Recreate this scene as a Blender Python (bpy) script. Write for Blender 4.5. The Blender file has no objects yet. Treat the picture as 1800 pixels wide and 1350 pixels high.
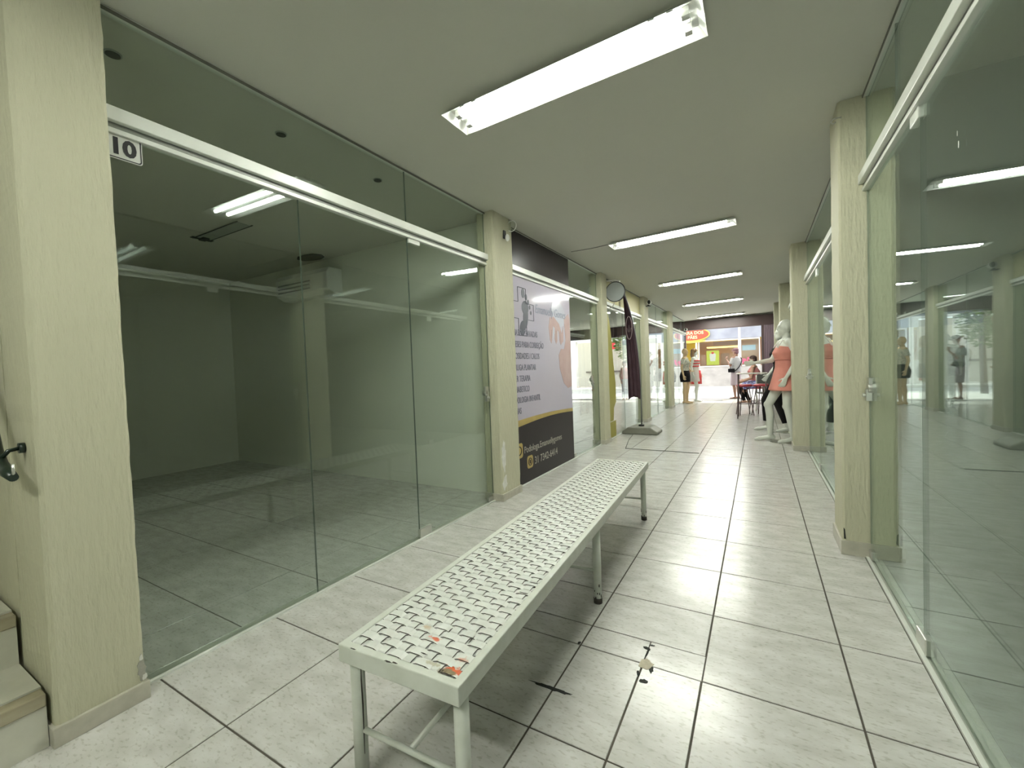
import bpy, bmesh, math, random
from mathutils import Vector, Matrix
random.seed(7)
C = bpy.context.scene.collection
SC = bpy.context.scene
PI = math.pi

# ------------------------------------------------------------------ camera
cam_d = bpy.data.cameras.new('camera'); cam = bpy.data.objects.new('camera', cam_d); C.objects.link(cam)
cam_d.sensor_width = 36; cam_d.lens = 36*752.5/1800; cam_d.clip_start = .02; cam_d.clip_end = 400
yaw, pitch, roll = .52327, -.03119, -.03723
cy, sy, cp, sp = math.cos(yaw), math.sin(yaw), math.cos(pitch), math.sin(pitch)
fw = Vector((-sy*cp, cy*cp, sp)); rr = Vector((cy, sy, 0)); uu = rr.cross(fw)
r_ = math.cos(roll)*rr + math.sin(roll)*uu; u_ = -math.sin(roll)*rr + math.cos(roll)*uu
m = Matrix((r_, u_, -fw)).transposed().to_4x4(); m.translation = (.7132, -3.2667, 1.2416)
cam.matrix_world = m
SC.camera = cam

# ------------------------------------------------------------------ light and exposure
SC.view_settings.view_transform = 'Standard'; SC.view_settings.look = 'None'
SC.view_settings.gamma = 1; SC.view_settings.use_curve_mapping = False
SC.view_settings.exposure = 1.08
SC.cycles.use_denoising = True
SC.cycles.max_bounces = 14; SC.cycles.transparent_max_bounces = 24; SC.cycles.glossy_bounces = 6; SC.cycles.diffuse_bounces = 6
SC.cycles.sample_clamp_indirect = 6
w = bpy.data.worlds.new('daylight'); SC.world = w; w.use_nodes = True
wn = w.node_tree.nodes; bg = wn['Background']; bg.inputs[0].default_value = (.93, .97, 1, 1); bg.inputs[1].default_value = 1.7
sun_d = bpy.data.lights.new('sun', 'SUN'); sun = bpy.data.objects.new('sun', sun_d); C.objects.link(sun)
sun_d.energy = 3.0; sun_d.angle = .01; sun_d.color = (1, .96, .9)
sun.rotation_euler = (math.radians(-34), math.radians(14), 0)   # high sun over the arcade roof, falling on the street beyond
TUBE = 68.0                                                    # strength of the fluorescent tubes

# ------------------------------------------------------------------ materials
def mat(name, col, rough=.6, metal=0, spec=.5, noise=0, nscale=8, bump=0, bscale=40, col2=None, stretch=(1, 1, 1), emit=None, es=0, alpha=None):
    M = bpy.data.materials.new(name); M.use_nodes = True
    n = M.node_tree.nodes; l = M.node_tree.links; b = n['Principled BSDF']
    b.inputs['Base Color'].default_value = (*col, 1); b.inputs['Roughness'].default_value = rough
    b.inputs['Metallic'].default_value = metal; b.inputs['Specular IOR Level'].default_value = spec
    if noise or bump:
        tc = n.new('ShaderNodeTexCoord'); mp = n.new('ShaderNodeMapping'); l.new(tc.outputs['Object'], mp.inputs[0])
        mp.inputs['Scale'].default_value = stretch
    if noise:
        t = n.new('ShaderNodeTexNoise'); t.inputs['Scale'].default_value = nscale; t.inputs['Detail'].default_value = 6; l.new(mp.outputs[0], t.inputs[0])
        r = n.new('ShaderNodeValToRGB'); r.color_ramp.elements[0].position = .5-noise/2; r.color_ramp.elements[1].position = .5+noise/2
        r.color_ramp.elements[0].color = (*(col2 or [c*.8 for c in col]), 1); r.color_ramp.elements[1].color = (*col, 1)
        l.new(t.outputs[0], r.inputs[0]); l.new(r.outputs[0], b.inputs['Base Color'])
    if bump:
        t2 = n.new('ShaderNodeTexNoise'); t2.inputs['Scale'].default_value = bscale; t2.inputs['Detail'].default_value = 5; l.new(mp.outputs[0], t2.inputs[0])
        bp = n.new('ShaderNodeBump'); bp.inputs['Strength'].default_value = bump; bp.inputs['Distance'].default_value = .01
        l.new(t2.outputs[0], bp.inputs['Height']); l.new(bp.outputs[0], b.inputs['Normal'])
    if emit:
        b.inputs['Emission Color'].default_value = (*emit, 1); b.inputs['Emission Strength'].default_value = es
    return M

def glass_mat(name, tint, f0=.055, rough=0):
    """clear architectural glass: a tinted transparent body under a Schlick reflection, the same from both sides"""
    M = bpy.data.materials.new(name); M.use_nodes = True
    n = M.node_tree.nodes; l = M.node_tree.links; n.clear()
    out = n.new('ShaderNodeOutputMaterial'); mix = n.new('ShaderNodeMixShader'); tr = n.new('ShaderNodeBsdfTransparent'); gl = n.new('ShaderNodeBsdfGlossy')
    tr.inputs[0].default_value = (*tint, 1); gl.inputs['Roughness'].default_value = rough; gl.inputs[0].default_value = (.93, 1, .97, 1)
    g = n.new('ShaderNodeNewGeometry'); d = n.new('ShaderNodeVectorMath'); d.operation = 'DOT_PRODUCT'
    l.new(g.outputs['Incoming'], d.inputs[0]); l.new(g.outputs['Normal'], d.inputs[1])
    def M1(op, a, b=None):
        q = n.new('ShaderNodeMath'); q.operation = op
        for i, v in enumerate((a, b)):
            if v is None: continue
            if isinstance(v, (int, float)): q.inputs[i].default_value = v
            else: l.new(v, q.inputs[i])
        return q.outputs[0]
    a = M1('ABSOLUTE', d.outputs['Value']); b = M1('SUBTRACT', 1.0, a); b = M1('POWER', b, 5.0)
    b = M1('MULTIPLY', b, 1-f0); b = M1('ADD', b, f0); b = M1('MINIMUM', b, 1.0)
    l.new(b, mix.inputs[0]); l.new(tr.outputs[0], mix.inputs[1]); l.new(gl.outputs[0], mix.inputs[2]); l.new(mix.outputs[0], out.inputs[0])
    return M

GLASS = glass_mat('greenish_glass', (.935, .965, .945), .05)
GEDGE = mat('dark_green_glass_edge', (.13, .17, .14), .3)
def plaster_mat(name, col):
    return mat(name, col, .75, noise=.5, nscale=3, col2=[c*.93 for c in col], bump=.8, bscale=55, stretch=(1, 1, .22))
PLASTER = plaster_mat('cream_stippled_plaster', (.53, .515, .375))
PLASTER_W = mat('white_wall_paint', (.70, .72, .64), .8, noise=.6, nscale=1.2, col2=(.64, .66, .58))
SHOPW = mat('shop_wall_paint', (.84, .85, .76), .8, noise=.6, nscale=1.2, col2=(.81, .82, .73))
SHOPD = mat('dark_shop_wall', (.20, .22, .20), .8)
CEIL = mat('ceiling_paint', (.57, .57, .50), .85, noise=.6, nscale=.8, col2=(.54, .54, .475))
SKIRT = mat('skirting_tile', (.50, .48, .40), .35, noise=.5, nscale=20, col2=(.40, .38, .31))
TILE = mat('floor_tile_glaze', (.62, .61, .585), .22, noise=.34, nscale=7, col2=(.50, .49, .455), bump=.04, bscale=25, stretch=(1, 2.2, 1))
GROUT = mat('dark_grout', (.07, .06, .045), .9, noise=.5, nscale=40)
ALU = mat('white_aluminium', (.66, .68, .63), .35, noise=.4, nscale=6, col2=(.68, .70, .64))
ALU_D = mat('grey_rail_channel', (.22, .23, .20), .4)
CHROME = mat('brushed_metal', (.62, .62, .58), .28, metal=.9)
BLACK = mat('black_plastic', (.012, .012, .013), .4)
WHITE = mat('white_plastic', (.75, .76, .72), .4)
# tile: fine dark flecks over the mottling
n_ = TILE.node_tree.nodes; l_ = TILE.node_tree.links; bs = n_['Principled BSDF']
src = bs.inputs['Base Color'].links[0].from_socket; mp_ = [q for q in n_ if q.bl_idname == 'ShaderNodeMapping'][0]
tx = n_.new('ShaderNodeTexNoise'); tx.inputs['Scale'].default_value = 42; tx.inputs['Detail'].default_value = 3; l_.new(mp_.outputs[0], tx.inputs[0])
cr = n_.new('ShaderNodeValToRGB'); cr.color_ramp.elements[0].position = .33; cr.color_ramp.elements[0].color = (.80, .79, .75, 1); cr.color_ramp.elements[1].position = .45; cr.color_ramp.elements[1].color = (1, 1, 1, 1); l_.new(tx.outputs[0], cr.inputs[0])
mx = n_.new('ShaderNodeMixRGB'); mx.blend_type = 'MULTIPLY'; mx.inputs[0].default_value = 1; l_.new(src, mx.inputs[1]); l_.new(cr.outputs[0], mx.inputs[2]); l_.new(mx.outputs[0], bs.inputs['Base Color'])
REFL = mat('white_reflector', (.86, .87, .84), .3)
DARK = mat('dark_hole', (.02, .022, .018), .9)
def tube_mat():
    return mat('fluorescent_tube', (.9, .9, .9), .3, emit=(.97, 1.0, .90), es=TUBE)
TUBEM = tube_mat()
CLIP = mat('grey_clip', (.25, .26, .25), .4, metal=.5)

# ------------------------------------------------------------------ mesh helpers
def bm_new(): return bmesh.new()
def box(bm, x0, y0, z0, x1, y1, z1, mi=0):
    vs = [bm.verts.new(v) for v in ((x0,y0,z0),(x1,y0,z0),(x1,y1,z0),(x0,y1,z0),(x0,y0,z1),(x1,y0,z1),(x1,y1,z1),(x0,y1,z1))]
    for f in ((3,2,1,0),(4,5,6,7),(0,1,5,4),(1,2,6,5),(2,3,7,6),(3,0,4,7)):
        bm.faces.new([vs[i] for i in f]).material_index = mi
def frame_of(d):
    d = Vector(d).normalized(); a = Vector((0,0,1)) if abs(d.z) < .9 else Vector((1,0,0))
    x = d.cross(a).normalized(); return x, d.cross(x).normalized(), d
def tube(bm, pts, r, seg=12, caps=True, mi=0, rs=None):
    pts = [Vector(p) for p in pts]; rings = []
    px = None
    for i, p in enumerate(pts):
        d = (pts[min(i+1, len(pts)-1)] - pts[max(i-1, 0)]).normalized()
        if px is None: x, y, _ = frame_of(d)
        else:
            x = (px - d*px.dot(d)).normalized(); y = d.cross(x)
        px = x
        q = rs[i] if rs else r
        rings.append([bm.verts.new(p + x*math.cos(2*PI*k/seg)*q + y*math.sin(2*PI*k/seg)*q) for k in range(seg)])
    for a, b in zip(rings, rings[1:]):
        for k in range(seg):
            f = bm.faces.new((a[k], a[(k+1) % seg], b[(k+1) % seg], b[k])); f.material_index = mi; f.smooth = True
    if caps:
        bm.faces.new(list(reversed(rings[0]))).material_index = mi; bm.faces.new(rings[-1]).material_index = mi
def prism(bm, pts, axis, a, b, mi=0):
    """closed polygon pts (2-D) extruded along an axis from a to b"""
    def P(u, v, w): return {'x': (w, u, v), 'y': (u, w, v), 'z': (u, v, w)}[axis]
    A = [bm.verts.new(P(u, v, a)) for u, v in pts]; B = [bm.verts.new(P(u, v, b)) for u, v in pts]
    n = len(pts)
    for i in range(n):
        bm.faces.new((A[i], A[(i+1) % n], B[(i+1) % n], B[i])).material_index = mi
    bm.faces.new(list(reversed(A))).material_index = mi; bm.faces.new(B).material_index = mi
def ell(bm, c, r, seg=20, rings=12, mi=0, rot=None):
    c = Vector(c); M = rot or Matrix.Identity(3); rows = []
    top = bm.verts.new(c + M @ Vector((0,0,r[2]))); bot = bm.verts.new(c - M @ Vector((0,0,r[2])))
    for i in range(1, rings):
        t = PI*i/rings
        rows.append([bm.verts.new(c + M @ Vector((r[0]*math.sin(t)*math.cos(2*PI*k/seg), r[1]*math.sin(t)*math.sin(2*PI*k/seg), r[2]*math.cos(t)))) for k in range(seg)])
    for k in range(seg):
        f = bm.faces.new((top, rows[0][k], rows[0][(k+1) % seg])); f.smooth = True; f.material_index = mi
        f = bm.faces.new((bot, rows[-1][(k+1) % seg], rows[-1][k])); f.smooth = True; f.material_index = mi
    for a, b in zip(rows, rows[1:]):
        for k in range(seg):
            f = bm.faces.new((a[k], b[k], b[(k+1) % seg], a[(k+1) % seg])); f.smooth = True; f.material_index = mi
def caps(bm, a, b, ra, rb, seg=14, mi=0):
    """tapered capsule"""
    a, b = Vector(a), Vector(b); x, y, d = frame_of(b-a)
    pts, rs = [], []
    for i in range(4):
        t = PI/2*i/4; pts.append(a - d*ra*math.cos(t)); rs.append(max(ra*math.sin(t), ra*.05))
    pts += [a, b]; rs += [ra, rb]
    for i in range(1, 5):
        t = PI/2*i/4; pts.append(b + d*rb*math.sin(t)); rs.append(max(rb*math.cos(t), rb*.05))
    tube(bm, pts, 0, seg, True, mi, rs)
def loft(bm, rings, seg=28, mi=0, close=True, wob=0, nw=7):
    """rings: (cx, cy, cz, rx, ry)"""
    R = []
    for i, (cx, cy_, cz, rx, ry) in enumerate(rings):
        R.append([bm.verts.new((cx+rx*math.cos(2*PI*k/seg)*(1+wob*i/len(rings)*math.sin(nw*2*PI*k/seg)), cy_+ry*math.sin(2*PI*k/seg)*(1+wob*i/len(rings)*math.sin(nw*2*PI*k/seg)), cz)) for k in range(seg)])
    for a, b in zip(R, R[1:]):
        for k in range(seg):
            f = bm.faces.new((a[k], b[k], b[(k+1) % seg], a[(k+1) % seg])); f.smooth = True; f.material_index = mi
    if close:
        bm.faces.new(R[0]); bm.faces.new(list(reversed(R[-1])))
def obj(name, bm, mats, parent=None, bevel=0, loc=None):
    bmesh.ops.recalc_face_normals(bm, faces=bm.faces)
    me = bpy.data.meshes.new(name); bm.to_mesh(me); bm.free()
    for M in (mats if isinstance(mats, (list, tuple)) else [mats]): me.materials.append(M)
    o = bpy.data.objects.new(name, me); C.objects.link(o)
    if parent: o.parent = parent
    if loc: o.location = loc
    if bevel:
        b = o.modifiers.new('bevel', 'BEVEL'); b.width = bevel; b.segments = 2; b.limit_method = 'ANGLE'
    return o
def bobj(name, dims, mats, parent=None, bevel=0):
    bm = bm_new()
    for d in (dims if isinstance(dims[0], (list, tuple)) else [dims]): box(bm, *d)
    return obj(name, bm, mats, parent, bevel)
def tag(o, label=None, cat=None, group=None, kind=None):
    if label: o['label'] = label
    if cat: o['category'] = cat
    if group: o['group'] = group
    if kind: o['kind'] = kind
    return o
def thing(name, label, cat, loc=(0,0,0), rotz=0, group=None):
    o = bpy.data.objects.new(name, None); o.empty_display_size = .1; C.objects.link(o); o.location = loc; o.rotation_euler = (0,0,rotz)
    return tag(o, label, cat, group)
def struct(name, label=None):
    o = bpy.data.objects.new(name, None); C.objects.link(o); o['kind'] = 'structure'
    if label: o['label'] = label
    return o
def sobj(name, dims, mats, label=None):
    o = bobj(name, dims, mats); o['kind'] = 'structure'
    if label: o['label'] = label
    return o
def copy_tree(o, parent=None):
    c = o.copy(); C.objects.link(c)
    if parent: c.parent = parent
    for ch in list(o.children): copy_tree(ch, c)
    return c
def add_text(bm, s, size, mw, mi=0, align='LEFT', extrude=.0006, sx=1, shear=0, bold=0):
    cu = bpy.data.curves.new('lettering', 'FONT'); cu.body = s; cu.size = size; cu.align_x = align; cu.extrude = extrude; cu.shear = shear; cu.offset = bold
    cu.resolution_u = 3
    o = bpy.data.objects.new('lettering', cu); C.objects.link(o)
    dg = bpy.context.evaluated_depsgraph_get(); dg.update(); me = bpy.data.meshes.new_from_object(o.evaluated_get(dg))
    me.transform(mw @ Matrix.Diagonal((sx, 1, 1, 1)))
    n0 = len(bm.faces); bm.from_mesh(me); bm.faces.ensure_lookup_table()
    for f in bm.faces[n0:]: f.material_index = mi
    bpy.data.objects.remove(o); bpy.data.curves.remove(cu); bpy.data.meshes.remove(me)
def face_px(x, y, z):   # writing on a plane whose front looks to +x
    return Matrix(((0,0,1,x),(1,0,0,y),(0,1,0,z),(0,0,0,1)))
def face_my(x, y, z):   # writing on a plane whose front looks to -y
    return Matrix(((1,0,0,x),(0,0,-1,y),(0,1,0,z),(0,0,0,1)))

GL, GR = -1.52, 1.30        # planes of the two glass fronts
HL, HR = 2.745, 2.82        # the ceiling rises slightly from left to right
def Hc(x): return HL+(HR-HL)*max(0, min(1, (x-GL)/(GR-GL)))
H = 2.82
YE = 13.0                   # street end

# ------------------------------------------------------------------ floor of real tiles over a grout bed
def tiles(bm, xs, ys, g=.0035, z=0):
    for x0, x1 in zip(xs, xs[1:]):
        for y0, y1 in zip(ys, ys[1:]):
            tile(bm, x0, y0, x1, y1, g, z)
def tile(bm, x0, y0, x1, y1, g=.0035, z=0):
    x0 += g; x1 -= g; y0 += g; y1 -= g; b = .0012
    v = [bm.verts.new(p) for p in ((x0+b,y0+b,z),(x1-b,y0+b,z),(x1-b,y1-b,z),(x0+b,y1-b,z),(x0,y0,z-b),(x1,y0,z-b),(x1,y1,z-b),(x0,y1,z-b),(x0,y0,z-.02),(x1,y0,z-.02),(x1,y1,z-.02),(x0,y1,z-.02))]
    bm.faces.new(v[:4])
    for i in range(4):
        j = (i+1) % 4; bm.faces.new((v[4+i], v[4+j], v[j], v[i])); bm.faces.new((v[8+i], v[8+j], v[4+j], v[4+i]))
bm = bm_new()
xs = [-1.50, -.973, -.487, 0, .5, 1.0, 1.27]
for i, (x0, x1) in enumerate(zip(xs, xs[1:])):
    for k in range(-16, 27):
        y0, y1 = k*.5, k*.5+.5
        if y1 > 13.3: continue
        if i == 3 and k == -3:      # repaired strip beside the bench: cut tiles
            tile(bm, x0, y0, .275, -1.34); tile(bm, .275, y0, x1, -1.34, .001); tile(bm, x0, -1.34, x1, y1); continue
        if i == 3 and k in (-4, -5):
            tile(bm, x0, y0, .275, y1); tile(bm, .275, y0, x1, y1); continue
        if i == 2 and k == -3:
            tile(bm, x0, y0, x1, -1.34); tile(bm, x0, -1.34, x1, y1); continue
        if i in (1, 2) and k == 6:  # hatch cut in front of the plain pillar
            tile(bm, x0, y0, x1, 3.14); tile(bm, x0, 3.14, x1, y1, .006); continue
        tile(bm, x0, y0, x1, y1)
floor = obj('floor', bm, TILE); tag(floor, 'off-white mottled square floor tiles with dark joints along the arcade', kind='structure')
bobj('grout_bed', (-1.5, -8, -.03, 1.27, 13.3, -.003), GROUT, floor)
# damage: dark slot, chipped mortar, small holes
def blob(bm, cx, cy_, rx, ry, z0, z1, n=18, jag=.18, ang=0):
    ca, sa = math.cos(ang), math.sin(ang); pts = []
    for k in range(n):
        t = 2*PI*k/n; q = 1+random.uniform(-jag, jag); u, v = rx*q*math.cos(t), ry*q*math.sin(t); pts.append((cx+u*ca-v*sa, cy_+u*sa+v*ca))
    prism(bm, pts, 'z', z0, z1)
bm = bm_new(); blob(bm, -.005, -1.80, .088, .0085, 0, .0012, 26, .25, .02)
obj('floor_crack', bm, DARK, floor)
bm = bm_new(); blob(bm, .285, -1.50, .03, .032, 0, .0015, 16, .25); obj('mortar_patch', bm, mat('mortar', (.52, .47, .36), .9, noise=.5, nscale=60), floor)
bm = bm_new()
for a in ((.268, -1.395, .008, .018, 1.2), (.285, -1.365, .012, .005, .3), (.30, -1.602, .014, .012, 0), (.312, -1.52, .011, .022, .2), (.276, -1.43, .004, .03, 0), (-.01, -1.49, .007, .01, 0), (.272, -1.57, .006, .016, .3)):
    blob(bm, a[0], a[1], a[2], a[3], 0, .0011, 12, .3, a[4])
obj('floor_chip', bm, DARK, floor)
bm = bm_new(); tube(bm, [(-1.05, 3.15, .001), (-.5, 3.135, .001), (-.02, 3.11, .001)], .006, 6); tube(bm, [(-1.05, 3.15, .001), (-1.2, 3.9, .001), (-1.28, 4.5, .001)], .004, 6); obj('hatch_joint', bm, DARK, floor)

# shop floors
def shop_floor(x0, x1, ox, oy, M, label):
    bm = bm_new()
    xa = [x0]; x = ox
    while x < x1: 
        if x > x0+.02: xa.append(x)
        x += .5
    xa.append(x1); ya = [-6.0+oy+.5*k for k in range(38)]
    tiles(bm, xa, ya, .0028, -.001)
    o = obj('floor', bm, M); tag(o, label, kind='structure'); bobj('grout_bed', (x0, -6, -.03, x1, 12.9, -.004), GROUT, o); return o
shop_floor(-6.4, -1.57, -6.43, -.13, TILE, 'tiled floor of the shops behind the left glass')
shop_floor(1.35, 6.0, 1.35, 0, mat('grey_shop_tile', (.26, .27, .25), .25, noise=.4, nscale=9), 'tiled floor of the shops behind the right glass')
bobj('threshold', (-1.57, -2.57, -.02, -1.50, 12.9, -.001), mat('threshold_stone', (.45, .46, .40), .4), None)['kind'] = 'structure'
bpy.data.objects['threshold'].name = 'trim_1'
sobj('trim_2', (1.27, -6, -.02, 1.35, 12.9, -.001), mat('threshold_stone_right', (.45, .46, .40), .4))

# ------------------------------------------------------------------ ceiling and shells
bm = bm_new(); prism(bm, [(-6.5, HL), (GL, HL), (GR, HR), (6.1, HR), (6.1, 3.05), (-6.5, 3.05)], 'y', -7.2, YE+.2)
tag(obj('ceiling', bm, CEIL), 'plain off-white painted ceiling over arcade and shops', kind='structure')
sobj('wall_left', (-6.5, -7, 0, -6.35, YE, H), SHOPW, 'back wall of the left shops')
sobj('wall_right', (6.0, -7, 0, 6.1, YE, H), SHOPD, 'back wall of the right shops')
sobj('wall_back', (-3.5, -7.2, 0, 6.1, -7.0, H), PLASTER_W)
sobj('wall_stair', (-6.35, -2.825, 0, -1.75, -2.70, H), PLASTER, 'cream plaster wall running up beside the stairs')
sobj('wall_stair_far', (-3.5, -7.0, 0, -1.45, -4.12, H), PLASTER_W)
sobj('wall_washroom', (-6.35, -2.70, 0, -5.3, -1.35, H), SHOPW, 'boxed-in corner at the back of the empty shop')
sobj('wall_party', [(-6.35, .35, 0, -1.62, .50, H)], SHOPW, 'side wall of the empty shop ending at the chipped pillar')
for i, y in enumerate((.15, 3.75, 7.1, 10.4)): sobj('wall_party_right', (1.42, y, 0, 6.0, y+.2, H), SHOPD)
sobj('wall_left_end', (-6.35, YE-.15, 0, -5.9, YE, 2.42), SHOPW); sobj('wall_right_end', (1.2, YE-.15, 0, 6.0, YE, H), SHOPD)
SHOPG = mat('back_shop_bulkhead', (.55, .56, .5), .8)

# ------------------------------------------------------------------ pillars
def pillar(x0, y0, x1, y1, label, mt=PLASTER, skirt=True, sk=.07):
    H = Hc((x0+x1)/2)+.004; bm = bm_new(); nz, e = 44, .012
    # slightly uneven hand-plastered corners
    R = []
    for k in range(nz+1):
        z = H*k/nz; j = lambda: random.uniform(-.0016, .0016)
        ring = []
        for (cx, cy_, dx, dy) in ((x0,y0,1,1),(x1,y0,-1,1),(x1,y1,-1,-1),(x0,y1,1,-1)):
            a = (cx+dx*e+j(), cy_+j(), z); b = (cx+j(), cy_+dy*e+j(), z)
            ring += ([b, a] if dx*dy > 0 else [a, b])
        R.append([bm.verts.new(v) for v in ring])
    for a, b in zip(R, R[1:]):
        for i in range(8): bm.faces.new((a[i], a[(i+1) % 8], b[(i+1) % 8], b[i]))
    bm.faces.new(R[0]); bm.faces.new(R[-1])
    o = obj('pillar', bm, mt); tag(o, label, 'pillar')
    if skirt:
        t = .011; bobj('skirting', (x0-t, y0-t, 0, x1+t, y1+t, sk), SKIRT, o, .003)
    return o
pA = pillar(-1.75, -2.825, -1.41, -2.575, 'nearest cream plaster pillar, between the stairs and shop 10')
p2 = pillar(-1.60, .17, -1.415, .53, 'cream pillar with peeling base between shop 10 and the foot-care poster')
p3 = pillar(-1.64, 3.40, -1.43, 3.68, 'cream pillar between the glass door beside the poster and the olive shop front')
p4 = pillar(-1.66, 6.30, -1.42, 6.70, 'cream pillar carrying the black security camera')
p5 = pillar(-1.66, 9.45, -1.43, 9.95, 'farthest cream pillar on the left side, before the street end')
r1 = pillar(1.16, .09, 1.42, .42, 'nearest right-hand pillar, with skirting, beside the big glass door', sk=.09)
r2 = pillar(1.12, 3.72, 1.42, 4.10, 'pale right-hand pillar hiding half of the pink-dressed mannequin')
r3 = pillar(1.11, 7.15, 1.42, 7.60, 'brownish right-hand pillar behind the mannequins')
r4 = pillar(1.10, 10.4, 1.42, 10.8, 'last right-hand pillar next to the dark shutter guide')
# chipped plaster and stains on pillar surfaces
CHIP = mat('bare_mortar', (.36, .35, .30), .95, noise=.5, nscale=50); BAREW = mat('bare_filler', (.74, .73, .68), .9, noise=.5, nscale=30)
def xface_blob(bm, x, y, z, ry, rz, t=.0015, n=16, jag=.3):
    pts = []
    for k in range(n):
        a = 2*PI*k/n; q = 1+random.uniform(-jag, jag); pts.append((y+ry*q*math.cos(a), z+rz*q*math.sin(a)))
    prism(bm, pts, 'x', x-.01, x+t)
bm = bm_new(); xface_blob(bm, -1.41, -2.585, .125, .013, .04, .002); obj('chipped_corner', bm, CHIP, pA)
bm = bm_new(); xface_blob(bm, -1.41, -2.578, .09, .008, .012, .003); xface_blob(bm, -1.41, -2.586, .17, .006, .012, .003); obj('filler', bm, BAREW, pA)
bm = bm_new(); xface_blob(bm, -1.415, .215, .42, .035, .15, .0012, 22, .25); xface_blob(bm, -1.415, .225, .17, .04, .07, .0012, 20, .35); obj('filler', bm, BAREW, p2)
bm = bm_new(); box(bm, 1.168, .083, .0, 1.176, .092, .085); prism(bm, [(1.165, .10), (1.175, .10), (1.17, .16), (1.163, .17)], 'y', .086, .092); obj('chipped_corner', bm, DARK, r1)

# ------------------------------------------------------------------ glass fronts
def rail(parent, side, y0, y1, z0=2.255, z1=2.345):
    x = GL if side < 0 else GR; s = 1 if side < 0 else -1
    a, b = sorted((x-.02*s, x+.045*s)); bobj('header_rail', [(a, y0, z0+.035, b, y1, z1)], ALU, parent, .003)
    a, b = sorted((x-.015*s, x+.018*s)); bobj('rail_channel', (a, y0, z0+.012, b, y1, z0+.035), ALU_D, parent)
    a, b = sorted((x-.012*s, x+.026*s)); bobj('rail_lip', (a, y0, z0-.008, b, y1, z0+.012), ALU, parent, .002)
def pane(name, parent, side, y0, y1, z0, z1, off=0, t=.009, mt=None):
    x = (GL if side < 0 else GR)+off
    o = bobj(name, (x-t/2, y0+.0015, z0, x+t/2, y1-.0015, z1), [mt or GLASS, GEDGE], parent)
    for f in o.data.polygons:
        if abs(f.normal.y) > .9: f.material_index = 1
    return o
def patch(parent, side, y0, y1, z0, z1, name='patch_fitting', mt=None, d=.014):
    x = GL if side < 0 else GR
    o = bobj(name, (x-d, y0, z0, x+d, y1, z1), mt or CHROME, parent, .004); return o
def lock(parent, side, y, z, r=.035):
    x = GL if side < 0 else GR; s = 1 if side < 0 else -1
    bm = bm_new(); tube(bm, [(x-.02*s, y, z), (x+.022*s, y, z)], r, 20); box(bm, min(x+.0*s, x+.03*s), y-.018, z-.08, max(x, x+.03*s), y+.018, z-.01)
    tube(bm, [(x+.02*s, y, z-.045), (x+.045*s, y, z-.045)], .012, 12); box(bm, min(x, x+.02*s), y-.028, z+.005, max(x, x+.02*s), y+.028, z+.06)
    return obj('lock', bm, CHROME, parent, .002)
EDGE = mat('ceiling_seal', (.16, .16, .13), .6)
def front(name, side, y0, y1, lower, upper, label, parent=None):
    W = struct(name, label)
    rail(W, side, y0, y1)
    x = GL if side < 0 else GR; H = HL if side < 0 else HR
    for a, b in zip(upper, upper[1:]): pane('transom_glass', W, side, a, b, 2.345, H-.012)
    bobj('ceiling_channel', (x-.018, y0, H-.016, x+.018, y1, H), ALU, W); bobj('seal', [(x+.019*(1 if side < 0 else -1)-.002, y0, H-.02, x+.019*(1 if side < 0 else -1)+.002, y1, H-.006)], EDGE, W)
    s = 1 if side < 0 else -1
    a, b = sorted((x+.012*s, x+.03*s)); bobj('floor_track', (a, y0, -.002, b, y1, .009), ALU, W)
    for (a, b, kind) in lower:
        if kind == 'door':
            D = pane('glass_door', W, side, a, b, .012, 2.245)
        else: pane('glass_panel', W, side, a, b, .004, 2.27)
    return W
w1 = front('window_1', -1, -2.575, .17, [(-2.575, -1.735, 'fixed'), (-1.735, -.872, 'fixed'), (-.872, .165, 'door')], [-2.575, -.873, .17], 'greenish glass front of empty shop 10 with white header rail')
patch(w1, -1, -.865, -.745, 2.215, 2.262, mt=ALU); patch(w1, -1, -.875, -.745, .008, .075); lock(w1, -1, .10, 1.04, .03); patch(w1, -1, .07, .15, .008, .05)
w2 = front('window_2', -1, .53, 3.40, [(.53, 1.38, 'fixed'), (1.38, 2.24, 'fixed'), (2.24, 3.39, 'door')], [.53, 2.24, 3.40], 'glass front carrying the foot-care poster, clear door at its far end')
patch(w2, -1, 2.25, 2.33, .008, .06); lock(w2, -1, 3.05, 1.06, .03); patch(w2, -1, 3.28, 3.36, .008, .05)
w3 = front('window_3', -1, 3.80, 6.30, [(3.80, 4.9, 'fixed'), (4.9, 6.29, 'door')], [3.80, 5.0, 6.30], 'left glass front with olive transom behind the purple flag')
w4 = front('window_4', -1, 6.70, 9.45, [(6.70, 8.0, 'fixed'), (8.0, 9.44, 'door')], [6.70, 8.0, 9.45], 'left glass front with dressed mannequins inside')
w5 = front('window_5', -1, 9.95, YE-.15, [(9.95, 11.4, 'fixed'), (11.4, YE-.15, 'fixed')], [9.95, YE-.15], 'left glass front nearest the street')
w6 = front('window_6', 1, -6.0, .09, [(-6.0, -3.1, 'fixed'), (-3.1, -.90, 'fixed'), (-.90, .085, 'door')], [-6.0, -.55, .09], 'large greenish glass front and door in the right foreground')
patch(w6, 1, -.91, -.80, 2.20, 2.262, mt=ALU); patch(w6, 1, -.95, -.83, .006, .075); lock(w6, 1, .03, 1.06, .035); patch(w6, 1, .02, .085, .006, .06)
bm = bm_new()
for y_, z_, ry_, rz_ in ((-1.28, 1.93, .003, .012), (-1.27, 1.97, .002, .009), (-1.72, 1.72, .003, .012)):
    prism(bm, [(y_+ry_*math.cos(k*PI/5), z_+rz_*math.sin(k*PI/5)) for k in range(10)], 'x', GR-.0052, GR-.0045)
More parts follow.
